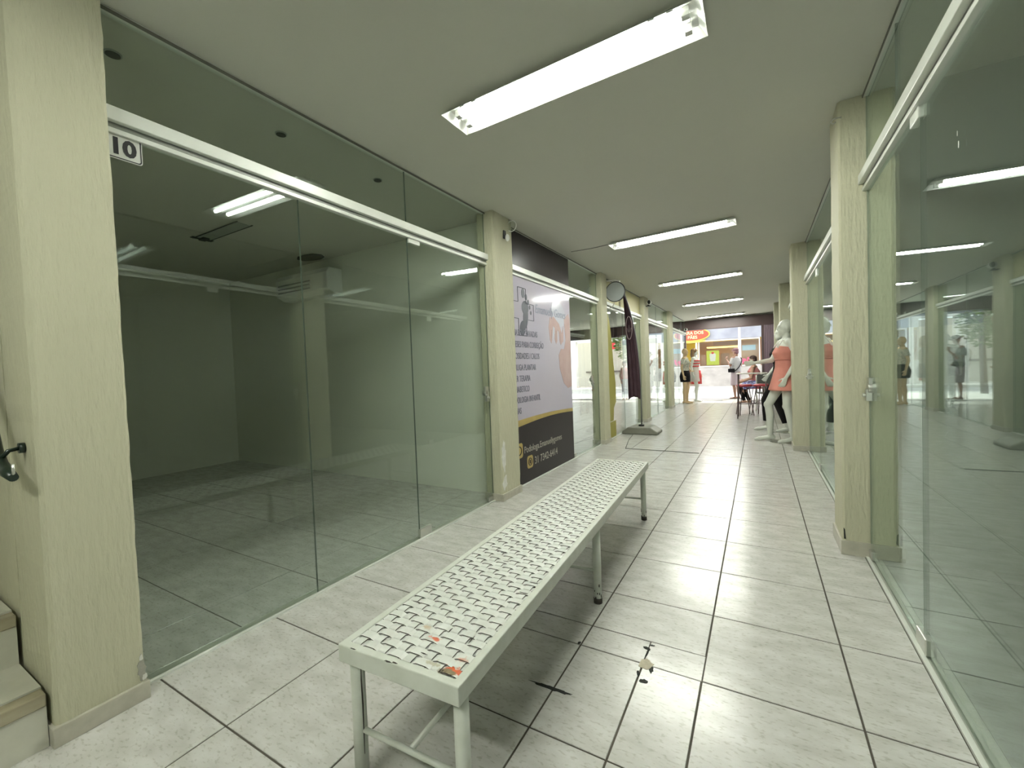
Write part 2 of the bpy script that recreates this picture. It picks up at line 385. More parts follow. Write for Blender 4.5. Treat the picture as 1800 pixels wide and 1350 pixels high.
obj('paint_fleck', bm, WHITE, w6)
w7 = front('window_7', 1, .42, 3.72, [(.42, 2.55, 'fixed'), (2.55, 3.71, 'door')], [.42, 3.72], 'right-hand glass front behind the nearest right pillar')
patch(w7, 1, 2.56, 2.68, 2.17, 2.262, mt=ALU); patch(w7, 1, 2.48, 2.60, .006, .075); lock(w7, 1, 3.62, 1.06, .03)
w8 = front('window_8', 1, 4.10, 7.15, [(4.10, 5.6, 'fixed'), (5.6, 7.14, 'door')], [4.10, 7.15], 'right-hand glass front behind the two mannequins')
patch(w8, 1, 5.62, 5.72, 2.17, 2.262, mt=ALU)
w9 = front('window_9', 1, 7.60, 10.4, [(7.60, 9.0, 'fixed'), (9.0, 10.39, 'door')], [7.60, 10.4], 'far right-hand glass front before the last pillar')
w10 = front('window_10', 1, 10.8, YE-.15, [(10.8, YE-.15, 'fixed')], [10.8, YE-.15], 'short right-hand glass front beside the street opening')

# ------------------------------------------------------------------ street end: dark shutter box and guides
SHUT = mat('dark_brown_steel', (.055, .03, .03), .45); SHUTP = mat('purplish_steel', (.17, .11, .14), .45, noise=.5, nscale=4, stretch=(1, 1, .2))
D = struct('door_1', 'dark roller shutter frame around the opening to the street')
bobj('shutter_box', (-1.62, YE-.12, 2.42, 1.2, YE+.15, 2.76), SHUT, D, .01); bobj('shutter_box', (-6.35, YE-.12, 2.36, -1.66, YE+.15, 2.76), SHUT, D, .01)
bobj('guide_rail', (-1.60, YE-.1, 0, -1.50, YE+.1, 2.42), SHUT, D); bobj('guide_rail', (.81, YE-.1, 0, .88, YE+.1, 2.42), SHUT, D)
bm = bm_new()
for k in range(6): prism(bm, [(.88+.05*k, YE-.09), (.915+.05*k, YE-.10), (.93+.05*k, YE-.09), (.93+.05*k, YE+.05), (.88+.05*k, YE+.05)], 'z', 0, 2.42)
obj('side_panel', bm, SHUTP, D)
sobj('wall_end', [(-6.5, YE, 2.76, 6.1, YE+.2, 3.6), (1.2, YE, 0, 6.1, YE+.2, 2.76)], PLASTER_W)

# ------------------------------------------------------------------ fluorescent lamps
def lamp():
    t = thing('fluorescent_lamp', '', 'ceiling light')
    L, W_, h = .69, .125, .035
    # reflector tray: sloped sides, hanging just under the ceiling
    bm = bm_new(); th = .0015
    def quad(a): bm.faces.new([bm.verts.new(v) for v in a])
    zb, zt = 0, h
    quad([(-L,-W_,zb),(L,-W_,zb),(L-.03,-.085,zt),(-L+.03,-.085,zt)]); quad([(L,W_,zb),(-L,W_,zb),(-L+.03,.085,zt),(L-.03,.085,zt)])
    quad([(L,-W_,zb),(L,W_,zb),(L-.03,.085,zt),(L-.03,-.085,zt)]); quad([(-L,W_,zb),(-L,-W_,zb),(-L+.03,-.085,zt),(-L+.03,.085,zt)])
    quad([(-L+.03,-.085,zt),(L-.03,-.085,zt),(L-.03,.085,zt),(-L+.03,.085,zt)])
    o = obj('reflector', bm, REFL, t); s = o.modifiers.new('thick', 'SOLIDIFY'); s.thickness = .0015
    bm = bm_new(); prism(bm, [(-.018, .034), (.018, .034), (.006, .008), (-.006, .008)], 'x', -L+.06, L-.06); obj('centre_ridge', bm, REFL, t)
    for y in (-.052, .052):
        bm = bm_new(); tube(bm, [(-.60, y, .012), (.60, y, .012)], .0145, 14); obj('tube', bm, TUBEM, t)
        for sx in (-1, 1):
            bm = bm_new(); box(bm, min(sx*.60, sx*.632), y-.016, -.004, max(sx*.60, sx*.632), y+.016, .034); obj('tube_holder', bm, WHITE, t)
    for x in (-.56, -.48, .48, .56):
        bm = bm_new(); box(bm, x-.014, -.106, .010, x+.014, -.103, .02); box(bm, x-.014, -.106, .010, x-.011, -.094, .02); box(bm, x+.011, -.106, .010, x+.014, -.094, .02)
        obj('spring_clip', bm, CLIP, t)
    return t
l0 = lamp()
LY = [(-1.14, -.155), (2.04, -.16), (5.15, -.19), (8.5, -.25), (12.0, -.31), (-4.4, -.16)]  # last entry is an unseen lamp added behind the camera for more light
LL = ['nearest fluorescent twin-tube ceiling light, above the bench', 'second fluorescent ceiling light from the camera, past the bench', 'third fluorescent ceiling light, middle of the arcade', 'fourth fluorescent ceiling light, before the street end', 'last fluorescent ceiling light, beside the shutter box', 'unseen fluorescent ceiling light added behind the viewpoint to light the arcade']
for i, ((y, x), lb) in enumerate(zip(LY, LL)):
    o = l0 if i == 0 else copy_tree(l0)
    o.location = (x, y, Hc(x)-.037); o.rotation_euler = (0, -math.atan2(HR-HL, GR-GL), 0); o['label'] = lb; o['group'] = 'arcade fluorescent lights'

# ------------------------------------------------------------------ stairs and handrail at the left edge
STEP = mat('step_tile', (.62, .61, .52), .3, noise=.5, nscale=12, col2=(.52, .51, .43)); NOSE = mat('worn_stone_nosing', (.22, .19, .12), .8, noise=.55, nscale=14, col2=(.42, .38, .27), stretch=(1, .25, 1))
st = thing('staircase', 'tiled steps with worn brown nosings climbing beside the nearest pillar', 'stairs', (-1.43, -3.39, 0))
for k in range(5):
    x = -.01-.31*k; z = .195*k
    bobj('riser', (x-.31 if k < 4 else x-1.0, -.70, z, x, .552, z+.145), STEP, st)
    bobj('nosing', (x-.05, -.70, z+.145, x+.006, .552, z+.19), NOSE, st, .004)
    bobj('tread', (x-.33 if k < 4 else x-1.0, -.70, z+.145, x-.05, .552, z+.195), STEP, st)
hr = thing('handrail', 'dark green round handrail end on the stair wall beside the nearest pillar', 'handrail', (-1.6, -2.885, 1.0))
GRN = mat('dark_green_paint', (.010, .022, .014), .3)
bm = bm_new(); tube(bm, [(-.60, 0, .62), (-.15, 0, .25), (-.04, .0, .12), (.02, .0, .02), (.07, .0, -.015), (.14, .0, -.032), (.215, .0, -.045)], .017, 14, rs=[.02]*5+[.018, .013]); obj('rail', bm, GRN, hr)
bm = bm_new(); tube(bm, [(.06, .0, .0), (.07, .02, .03), (.07, .045, .035)], .007, 8); tube(bm, [(.07, .043, .035), (.07, .058, .035)], .018, 14); obj('bracket', bm, GRN, hr)
bm = bm_new(); tube(bm, [(.20, .0, -.04), (.222, .0, -.03), (.222, .0, .0)], .004, 8); obj('hook', bm, CHROME, hr)

# ------------------------------------------------------------------ number plate of shop 10
t = thing('number_plate', 'white plate with black number 10 on the glass under the header rail', 'sign', (GL+.006, -2.50, 2.205))
bm = bm_new()
def rrect(u0, v0, u1, v1, r, n=5):
    P = []
    for cx, cy_, a in ((u1-r, v0+r, -PI/2), (u1-r, v1-r, 0), (u0+r, v1-r, PI/2), (u0+r, v0+r, PI)):
        for k in range(n+1): P.append((cx+r*math.cos(a+PI/2*k/n), cy_+r*math.sin(a+PI/2*k/n)))
    return P
prism(bm, rrect(-.12, -.052, .058, .052, .012), 'x', 0, .006); obj('plate', bm, mat('plate_enamel', (.60, .61, .57), .3), t)
bm = bm_new()
def ring_px(bm, P, Q, x0, x1):
    A = [[bm.verts.new((x, u, v)) for u, v in L] for L in (P, Q) for x in (x0, x1)]; n = len(P)
    for a, b in ((0, 1), (1, 3), (3, 2), (2, 0)):
        for i in range(n): bm.faces.new((A[a][i], A[a][(i+1) % n], A[b][(i+1) % n], A[b][i]))
ring_px(bm, rrect(-.117, -.049, .055, .049, .011), rrect(-.113, -.045, .051, .045, .009), .006, .0068); obj('border', bm, BLACK, t)
bm = bm_new(); add_text(bm, '10', .088, face_px(.0068, -.050, -.03), bold=.0035); obj('lettering', bm, BLACK, t)

# ------------------------------------------------------------------ inside shop 10
t = thing('air_conditioner', 'white wall air conditioner on the side wall of the empty shop', 'air conditioner', (-4.27, .35, 2.42))
bm = bm_new(); prism(bm, [(-.22, -.10), (-.22, .10), (-.19, .16), (0, .16), (0, -.15), (-.12, -.15)], 'x', -.52, .52); obj('casing', bm, WHITE, t, .012)
for k in range(3): bobj('louvre', (-.46, -.228+.0, -.07+.045*k, .20, -.214, -.055+.045*k), mat('louvre_grey', (.2, .21, .19), .5), t)
t = thing('ceiling_hatch', 'dark ragged square opening in the shop ceiling above the air conditioner', 'hatch', (-4.1, .17, HL))
bm = bm_new(); blob(bm, 0, 0, .20, .13, -.006, 0, 9, .12); obj('opening', bm, DARK, t)
t = thing('ceiling_fixture', 'unlit empty fluorescent tray on the ceiling of the empty shop', 'ceiling light', (-3.93, -.93, HL-.003))
bm = bm_new(); box(bm, -.42, -.075, -.006, .42, -.066, 0); box(bm, -.42, .066, -.006, .42, .075, 0); box(bm, -.40, -.03, -.02, -.30, .03, 0); box(bm, -.42, -.1, -.004, -.36, .1, 0); obj('tray', bm, DARK, t)
bm = bm_new(); box(bm, -.36, -.066, -.003, .40, .066, 0); obj('reflector', bm, mat('dull_reflector', (.3, .33, .28), .5), t)
dl = None
for y, lb in ((-2.42, 'dark round recessed spotlight hole in the shop ceiling, nearest the number plate'), (-1.63, 'middle dark round spotlight hole in the shop ceiling'), (-.86, 'farthest dark round spotlight hole in the shop ceiling, toward the chipped pillar')):
    if dl is None:
        dl = thing('recessed_spotlight', '', 'ceiling light'); bm = bm_new(); tube(bm, [(0, 0, -.008), (0, 0, 0)], .027, 24); obj('hole', bm, DARK, dl)
        bm = bm_new(); tube(bm, [(0, 0, -.005), (0, 0, 0)], .033, 24); obj('ring', bm, mat('spot_ring', (.3, .32, .28), .5), dl); o = dl
    else: o = copy_tree(dl)
    o.location = (-1.80, y, HL); o['label'] = lb; o['group'] = 'recessed spotlights of the empty shop'

# ------------------------------------------------------------------ small fittings on pillars and ceiling
t = thing('round_reflector_plate', 'clear round plastic disc hanging from the ceiling corner of the chipped pillar', 'disc', (-1.38, .47, 2.70))
CLEAR = glass_mat('clear_plastic', (.93, .95, .93), .12, .15)
bm = bm_new(); tube(bm, [(0, -.004, -.03), (0, .004, -.03)], .05, 28); obj('disc', bm, CLEAR, t)
bm = bm_new(); R = [(.052*math.cos(a*PI/14), 0, -.03+.052*math.sin(a*PI/14)) for a in range(29)]; tube(bm, R, .0045, 8); obj('rim', bm, WHITE, t)
bm = bm_new(); tube(bm, [(-.035, 0, .035), (.0, 0, .028), (.0, 0, .015)], .005, 8); obj('hook', bm, CHROME, t)
t = thing('door_sensor', 'small white and black sensor screwed on the chipped pillar', 'sensor', (-1.413, .37, 2.555))
bobj('backplate', (0, -.02, -.03, .012, .02, .05), BLACK, t, .003); bm = bm_new(); ell(bm, (.03, .012, -.02), (.022, .022, .035)); obj('housing', bm, WHITE, t)
def dome_cam(x, y, z, label, s=1):
    t = thing('security_camera', label, 'camera', (x, y, z))
    bobj('bracket', (0, -.05, -.075, .10, .05, -.06), BLACK, t, .004)
    bm = bm_new(); tube(bm, [(.05*s, 0, -.06), (.06*s, 0, -.03)], .02, 12); obj('stem', bm, BLACK, t)
    bm = bm_new(); ell(bm, (.07*s, 0, .01), (.055, .055, .055)); obj('housing', bm, WHITE, t)
    bm = bm_new(); ell(bm, (.075*s, -.035, .015), (.034, .034, .045)); obj('lens', bm, BLACK, t)
    return t
dome_cam(-1.425, 6.5, 2.62, 'black and white dome security camera high on the left pillar')
t = dome_cam(GL+.05, 12.3, 2.40, 'small dark security camera at the top left of the street opening')
t = thing('ceiling_hook', 'tiny grey hook on the ceiling beside the nearest right-hand pillar', 'hook', (1.13, .02, 2.69))
bm = bm_new(); tube(bm, [(.04, 0, .0), (0, 0, .0), (-.012, 0, -.015), (0, 0, -.03), (.012, 0, -.02)], .004, 8); obj('wire', bm, CHROME, t)
bm = bm_new(); tube(bm, [(-1.36, 1.98, Hc(-1.36)-.003), (-1.1, 2.02, Hc(-1.1)-.004), (-.88, 2.0, Hc(-.88)-.006)], .0035, 6); tag(obj('ceiling_cable', bm, mat('grey_cable', (.2, .2, .18), .6)), 'thin grey cable running along the ceiling to the second fluorescent light', 'cable')

# ------------------------------------------------------------------ foot-care poster behind the glass of the second bay
XP = GL+.0085
LAV = mat('poster_lavender', (.50, .48, .60), .10, spec=.3, noise=.7, nscale=1.4, col2=(.53, .48, .55)); CHAR = mat('poster_charcoal', (.030, .025, .026), .3, spec=.15); GOLD = mat('poster_gold', (.38, .27, .07), .3, noise=.6, nscale=5, col2=(.48, .37, .13))
t = thing('window_poster', 'tall lavender and charcoal foot-care poster with a gold stripe on the glass', 'poster', (XP, 1.40, 0))
Y0, Y1 = -.865, .835
bobj('top_panel', (-.003, Y0, 2.35, 0, Y1, HL-.02), CHAR, t)
bobj('sheet', (-.003, Y0, .005, 0, Y1, 2.25), LAV, t)
bm = bm_new()
def arc(k): u = Y0+(Y1-Y0)*k/12; return u, .66+.055*math.sin(k/12*PI*.9)-.0*k
low = [(arc(k)[0], .625+.05*math.sin(k/12*PI*.8)) for k in range(13)]; up = [(arc(k)[0], .70+.02*math.sin(k/12*PI)) for k in range(12, -1, -1)]
prism(bm, low+up, 'x', 0, .001); obj('gold_stripe', bm, GOLD, t)
bm = bm_new(); prism(bm, [(Y0, .005)]+[(Y1, .005)]+list(reversed(low)), 'x', 0, .0008); obj('dark_panel', bm, CHAR, t)
# cross outline + footprint
INK = mat('poster_ink', (.07, .075, .10), .5)
bm = bm_new()
cxy = [(-.60, 2.14), (-.42, 2.14), (-.42, 1.98), (-.24, 1.98), (-.24, 1.80), (-.42, 1.80), (-.42, 1.62), (-.60, 1.62), (-.60, 1.80), (-.78, 1.80), (-.78, 1.98), (-.60, 1.98)]
cxy = [(u-.02, v) for u, v in cxy]
tube(bm, [(.0012, u, v) for u, v in cxy]+[(.0012,)+cxy[0]], .004, 6, False); obj('cross_outline', bm, INK, t)
bm = bm_new()
def eps(cu, cv, ru, rv, ang=0, n=20, x1=.0022):
    ca, sa = math.cos(ang), math.sin(ang)
    prism(bm, [(cu+ru*math.cos(2*PI*k/n)*ca-rv*math.sin(2*PI*k/n)*sa, cv+ru*math.cos(2*PI*k/n)*sa+rv*math.sin(2*PI*k/n)*ca) for k in range(n)], 'x', 0, x1)
eps(-.50, 2.085, .036, .052, 0); 
for a in ((-.432, 2.05, .026, .034), (-.385, 2.00, .021, .028), (-.35, 1.945, .018, .024), (-.325, 1.885, .016, .022)): eps(*a)
eps(-.46, 1.93, .078, .075, -.2, x1=.0021); eps(-.455, 1.83, .055, .13, -.15, x1=.0024); eps(-.53, 1.70, .062, .085, -.3, x1=.0026)
obj('footprint', bm, INK, t)
bm = bm_new(); eps(.45, 1.95, .22, .16, -.3, x1=.0013); eps(.28, 1.80, .09, .20, -.45, x1=.0014); obj('glove', bm, mat('glove_print', (.53, .53, .62), .2), t)
bm = bm_new()
HP = [(.60, 1.56), (.54, 1.70), (.46, 1.82), (.30, 1.90), (.18, 1.88), (.14, 1.76), (.17, 1.60), (.21, 1.56), (.24, 1.64), (.27, 1.78), (.32, 1.76), (.31, 1.62), (.35, 1.56), (.39, 1.60), (.40, 1.74), (.45, 1.72), (.46, 1.60), (.50, 1.55), (.54, 1.58)]
prism(bm, HP[1:]+[(.58, 1.60), (.60, 1.80)], 'x', 0, .0016)
prism(bm, [(.62, 1.90), (.78, 1.98), (.825, 1.9), (.825, 1.0), (.70, .98), (.56, 1.05), (.44, 1.25), (.42, 1.42), (.50, 1.50), (.60, 1.50), (.66, 1.62)], 'x', 0, .0015)
obj('hand_print', bm, mat('hand_print', (.58, .44, .43), .2, noise=.6, nscale=5, col2=(.50, .34, .33)), t)
FM = mat('finger_line_print', (.36, .27, .27), .5)
for u in (.22, .355, .495):
    bm = bm_new(); eps(u, 1.66, .006, .07, 0, x1=.003); obj('finger_shadow', bm, FM, t)
bm = bm_new()
add_text(bm, 'Emanuelly Gomes', .145, face_px(.0032, -.22, 1.90), sx=.85, shear=.15); obj('name_lettering', bm, mat('poster_grey_ink', (.25, .27, .36), .5), t)
TI_ = mat('poster_text_ink', (.17, .17, .22), .5)
for s_, v in (('UNHAS ENCRAVADAS', 1.615), ('ORTESES PARA CORREÇÃO', 1.49), ('CALOSIDADES / CALOS', 1.365), ('VERRUGA PLANTAR', 1.24), ('LASER TERAPIA', 1.12), ('PÉ DIABETICO', 1.005), ('PODOLOGIA INFANTIL', .89), ('UNHAS', .775)):
    bm = bm_new(); add_text(bm, s_, .095, face_px(.0034, -.85, v), sx=.70); obj('lettering', bm, TI_, t)
PI_ = mat('poster_pale_ink', (.42, .40, .34), .5)
bm = bm_new(); add_text(bm, 'Podologa.Emanuellygomes', .105, face_px(.0015, -.60, .335), sx=.92); obj('contact_lettering', bm, PI_, t)
bm = bm_new(); add_text(bm, '31 7342-6414', .12, face_px(.0015, -.36, .17), sx=.95); obj('contact_lettering', bm, PI_, t)
bm = bm_new(); prism(bm, rrect(-.79, .30, -.63, .46, .035), 'x', 0, .0016); obj('icon', bm, GOLD, t); bm = bm_new(); prism(bm, rrect(-.54, .15, -.40, .29, .035), 'x', 0, .0016); obj('icon', bm, GOLD, t)
bm = bm_new()
for r in (.045,): tube(bm, [(.0022, -.71+r*math.cos(k*PI/12), .38+r*math.sin(k*PI/12)) for k in range(25)], .006, 6, False)
obj('icon_mark', bm, CHAR, t); bm = bm_new()
tube(bm, [(.0022, -.47+.04*math.cos(k*PI/12), .22+.04*math.sin(k*PI/12)) for k in range(25)], .005, 6, False); box(bm, .001, -.485, .20, .003, -.455, .24)
obj('icon_mark', bm, CHAR, t)

# ------------------------------------------------------------------ third bay: olive transom, vinyl strip, round sign, flag
OLV = mat('olive_vinyl', (.34, .31, .07), .5)
t = thing('window_vinyl', 'olive yellow vinyl band framing the left glass front behind the purple flag', 'vinyl sticker', (GL+.008, 0, 0))
bm = bm_new(); prism(bm, [(3.81, .30), (4.12, .30), (4.16, .52), (4.30, .62), (4.30, .95), (4.20, 1.3), (4.14, 1.7), (4.05, 2.0), (3.90, 2.24), (3.81, 2.24)], 'x', 0, .002); obj('side_band', bm, OLV, t)
bobj('foot_square', (0, 3.81, .012, .002, 4.26, .29), OLV, t)
bobj('transom_band', (0, 3.82, 2.36, .002, 6.28, HL-.02), mat('pale_olive_panel', (.42, .39, .20), .5), t)
t = thing('round_hanging_sign', 'round grey sign with dark rim on a bracket beside the purple flag', 'sign', (-1.335, 3.84, 2.49))
bm = bm_new(); tube(bm, [(0, -.012, 0), (0, .012, 0)], .155, 40); obj('disc', bm, mat('sign_grey', (.40, .43, .43), .35), t)
bm = bm_new(); tube(bm, [(.158*math.cos(k*PI/24), 0, .158*math.sin(k*PI/24)) for k in range(49)], .012, 8, False); obj('rim', bm, mat('rim_dark', (.05, .05, .05), .4), t)
bm = bm_new(); tube(bm, [(-.09, -.165, .165), (0, 0, .19), (.08, .0, .165)], .012, 8); tube(bm, [(0, 0, .165), (0, 0, .20)], .008, 8); tube(bm, [(-.02, 0, -.18), (-.05, 0, -.24), (-.10, 0, -.26)], .008, 8); obj('bracket', bm, CHROME, t)

PUR = mat('dark_purple_cloth', (.040, .014, .022), .7, noise=.6, nscale=6, col2=(.075, .035, .05))
t = thing('feather_flag', 'dark purple feather flag with a white oval mark standing on a grey base', 'flag', (-1.18, 4.75, 0))
bm = bm_new(); n, mm = 40, 16; G = []
for i in range(n+1):
    f = i/n; z = .62+2.10*f
    xr = -.30*f**2.6; xl = min(-.225-.05*f, xr-.02); wd = xr-xl
    G.append([bm.verts.new((xl+wd*j/mm, .03*math.sin(j*1.25+f*2)+.02*math.sin(j*2.7+f*3), z+.05*math.sin(j*.2))) for j in range(mm+1)])
for a, b in zip(G, G[1:]):
    for j in range(mm):
        q = bm.faces.new((a[j], a[j+1], b[j+1], b[j])); q.smooth = True
o = obj('cloth', bm, PUR, t); sd = o.modifiers.new('thick', 'SOLIDIFY'); sd.thickness = .003
bm = bm_new(); tube(bm, [(.004, 0, .06), (.004, 0, .62)]+[(-.30*(k/12)**2.6+.004, 0, .62+2.12*k/12) for k in range(1, 13)], .010, 10); obj('pole', bm, mat('pole_grey', (.2, .2, .2), .4, metal=.6), t)
PALEPRT = mat('flag_pale_print', (.42, .33, .34), .7)
bm = bm_new(); tube(bm, [(-.165+.055*math.cos(k*PI/16), -.055, 1.95+.21*math.sin(k*PI/16)) for k in range(33)], .006, 6, False); tube(bm, [(-.205, -.055, 1.95), (-.18, -.055, 1.87), (-.165, -.055, 2.0), (-.15, -.055, 1.87), (-.125, -.055, 1.95)], .004, 6); obj('oval_mark', bm, PALEPRT, t)
bm = bm_new(); prism(bm, [(-.31, 0), (.33, 0), (.33, .05), (.20, .13), (-.20, .13), (-.31, .05)], 'y', -.22, .22); obj('base', bm, mat('grey_base', (.23, .23, .19), .5, noise=.5, nscale=10), t, .02)
bm = bm_new(); tube(bm, [(.0, 0, .12), (.0, 0, .16)], .05, 16); obj('cap', bm, BLACK, t)

# ------------------------------------------------------------------ woven bench
BW = mat('chipped_white_enamel', (.64, .66, .60), .32, noise=.3, nscale=14, col2=(.57, .59, .52)); BW2 = mat('white_strap_enamel', (.70, .72, .68), .30, noise=.35, nscale=25, col2=(.64, .65, .60), bump=.1, bscale=60)
RUST = mat('rust_orange', (.62, .12, .03), .7, noise=.5, nscale=60, col2=(.30, .10, .04)); CHIPD = mat('chipped_dark_metal', (.035, .028, .02), .7)
L, Wd, HB = 2.76, .43, .45
bench = thing('bench', 'long white metal bench with woven strap seat in the middle of the arcade', 'bench', (-.235, -1.07, 0), math.radians(2.78))
def bframe():
    bm = bm_new(); e, h = .026, .052; x, y = Wd/2, L/2
    outer = [(-x, -y), (x, -y), (x, y), (-x, y)]; inner = [(-x+e, -y+e), (x-e, -y+e), (x-e, y-e), (-x+e, y-e)]
    A = [[bm.verts.new((u, v, z)) for u, v in P] for P, z in ((outer, HB), (inner, HB), (outer, HB-h), (inner, HB-h))]
    for i in range(4):
        j = (i+1) % 4
        bm.faces.new((A[0][i], A[0][j], A[1][j], A[1][i])); bm.faces.new((A[2][i], A[3][i], A[3][j], A[2][j])); bm.faces.new((A[0][i], A[2][i], A[2][j], A[0][j])); bm.faces.new((A[1][i], A[1][j], A[3][j], A[3][i]))
    return obj('frame', bm, BW, bench, .003)
bframe()
ix, iy = Wd/2-.026, L/2-.028
NL, NC = 8, 85
sl, sc_ = 2*ix/NL, 2*iy/NC; wl, wc = sl*.56, sc_*.88
def strip(bm, pts, wdt, along, th=.0022):
    rows = []
    for (x, y, z) in pts:
        if along == 'y': rows.append([bm.verts.new(v) for v in ((x-wdt/2, y, z), (x+wdt/2, y, z), (x+wdt/2, y, z-th), (x-wdt/2, y, z-th))])
        else: rows.append([bm.verts.new(v) for v in ((x, y-wdt/2, z), (x, y+wdt/2, z), (x, y+wdt/2, z-th), (x, y-wdt/2, z-th))])
    for a, b in zip(rows, rows[1:]):
        for i in range(4):
            f = bm.faces.new((a[i], a[(i+1) % 4], b[(i+1) % 4], b[i])); f.smooth = False; f.material_index = 0 if i == 0 else 1
def amp(u): # flat-topped weave wave
    return max(-1, min(1, 2.2*math.sin(u)))
bm = bm_new(); zt = HB-.0034; A_ = .0024
for i in range(NL):
    x = -ix+sl*(i+.5); ph = i % 2; pts = []
    for k in range(NC*8+1):
        v = k/8; pts.append((x+.0008*math.sin(v*.9+i), -iy+sc_*v, zt+A_*amp(PI*v)*(-1 if ph else 1)))
    strip(bm, pts, wl, 'y')
for k in range(NC):
    y = -iy+sc_*(k+.5); pts = []; jy = random.uniform(-.0011, .0011); tl = random.uniform(-.002, .002)
    for q in range(NL*10+1):
        v = q/10; i = min(int(v), NL-1)
        pts.append((-ix+sl*v, y+jy+tl*(v/NL-.5), zt-A_*amp(PI*v)*(-1 if k % 2 else 1)))
    strip(bm, pts, wc*random.uniform(.95, 1.03), 'x')
wv = obj('woven_seat', bm, [BW2, mat('dark_strap_edge', (.05, .042, .03), .8)], bench)  # chipped dark strap sides; undersides painted dark too, deepening the shade in the gaps
# orange rust and stains that belong to the paint of the near corner
n_ = BW2.node_tree.nodes; l_ = BW2.node_tree.links; bs = n_['Principled BSDF']; src = bs.inputs['Base Color'].links[0].from_socket
tc_ = n_.new('ShaderNodeTexCoord'); tn = n_.new('ShaderNodeTexNoise'); tn.inputs['Scale'].default_value = 70; tn.inputs['Detail'].default_value = 5; l_.new(tc_.outputs['Object'], tn.inputs[0])
for (cx, cy_, sx_, sy_, col, hard) in ((.165, -1.330, .042, .014, (.62, .11, .03, 1), .35), (.150, -1.340, .030, .012, (.24, .20, .12, 1), .4), (.035, -1.240, .024, .010, (.66, .16, .08, 1), .5), (.165, -1.285, .020, .012, (.60, .28, .20, 1), .6), (.10, -1.330, .03, .014, (.50, .48, .36, 1), .5), (-.02, -1.20, .02, .012, (.52, .42, .30, 1), .6)):
    mp2 = n_.new('ShaderNodeMapping'); mp2.vector_type = 'TEXTURE'; mp2.inputs['Location'].default_value = (cx, cy_, HB); mp2.inputs['Scale'].default_value = (sx_, sy_, .05); l_.new(tc_.outputs['Object'], mp2.inputs[0])
    ln = n_.new('ShaderNodeVectorMath'); ln.operation = 'LENGTH'; l_.new(mp2.outputs[0], ln.inputs[0])
    ad = n_.new('ShaderNodeMath'); ad.operation = 'MULTIPLY_ADD'; l_.new(tn.outputs[0], ad.inputs[0]); ad.inputs[1].default_value = 2.4; l_.new(ln.outputs['Value'], ad.inputs[2])
    mr = n_.new('ShaderNodeMapRange'); mr.inputs['From Min'].default_value = 2.2; mr.inputs['From Max'].default_value = 2.2-hard; l_.new(ad.outputs[0], mr.inputs[0])
    mxx = n_.new('ShaderNodeMixRGB'); l_.new(mr.outputs[0], mxx.inputs[0]); l_.new(src, mxx.inputs[1]); mxx.inputs[2].default_value = col; l_.new(mxx.outputs[0], bs.inputs['Base Color']); src = mxx.outputs[0]
# worn marks on the seat
bm = bm_new()
def flatb(bm, x, y, rx, ry, z, a=0, n=14, j=.35): blob(bm, x, y, rx, ry, z-.0006, z, n, j, a)
bm = bm_new()
for (x, y, rx, ry, z) in ((.16, -1.352, .02, .003, HB+.001), (-.02, -1.378, .012, .003, HB+.0006), (.0, -1.374, .008, .002, HB+.0006), (-.155, -1.378, .010, .002, HB+.0006), (-.16, -.985, .020, .0022, HB), (-.165, -1.03, .012, .002, HB), (-.15, -1.10, .016, .002, HB), (.17, -.82, .018, .0022, HB), (.17, -.90, .016, .002, HB), (.05, -1.31, .01, .0022, HB+.0005), (.055, -1.19, .002, .012, HB+.0005), (.14, -1.20, .002, .016, HB+.0005), (-.06, -.63, .014, .0025, HB), (-.01, -.70, .012, .002, HB), (-.09, -.62, .02, .002, HB)):
    flatb(bm, x, y, rx, ry, z)
obj('chipped_paint', bm, CHIPD, bench)
def leg(x, y, chipped, streak=False):
    bm = bm_new(); tube(bm, [(x, y, HB-.05), (x, y, .0)], .021, 18); o = obj('leg', bm, BW, bench)
    bm = bm_new(); tube(bm, [(x, y, 0), (x, y, .028)], .0225, 18); obj('worn_foot', bm, CHIPD, o)
    if streak:
        bm = bm_new(); tube(bm, [(x+.0195, y-.004, .40), (x+.0198, y-.006, .33), (x+.0196, y-.004, .25), (x+.0197, y-.006, .10)], .002, 6, rs=[.0008, .0022, .0028, .0010]); obj('rust_streak', bm, CHIPD, o)
    if chipped:
        bm = bm_new()
        for k in range(6):
            a = random.uniform(PI, 2*PI); z = .03+.012*k*random.uniform(.7, 1.3); ell(bm, (x+.0205*math.cos(a), y+.0205*math.sin(a), z), (.003, .003, random.uniform(.004, .012)), 8, 6)
        obj('chipped_paint', bm, CHIPD, o)
lx = Wd/2-.026
first = True
for y in (-L/2+.045, -.07, L/2-.11):
    leg(-lx, y, False, y < -1); leg(lx, y, True)
    bm = bm_new(); tube(bm, [(-lx, y, .17), (lx, y, .17)], .0085, 12); obj('cross_bar', bm, BW, bench)
bm = bm_new(); tube(bm, [(0, -L/2+.045, .165), (0, -.95, .165)], .0085, 12); obj('stretcher', bm, BW, bench)

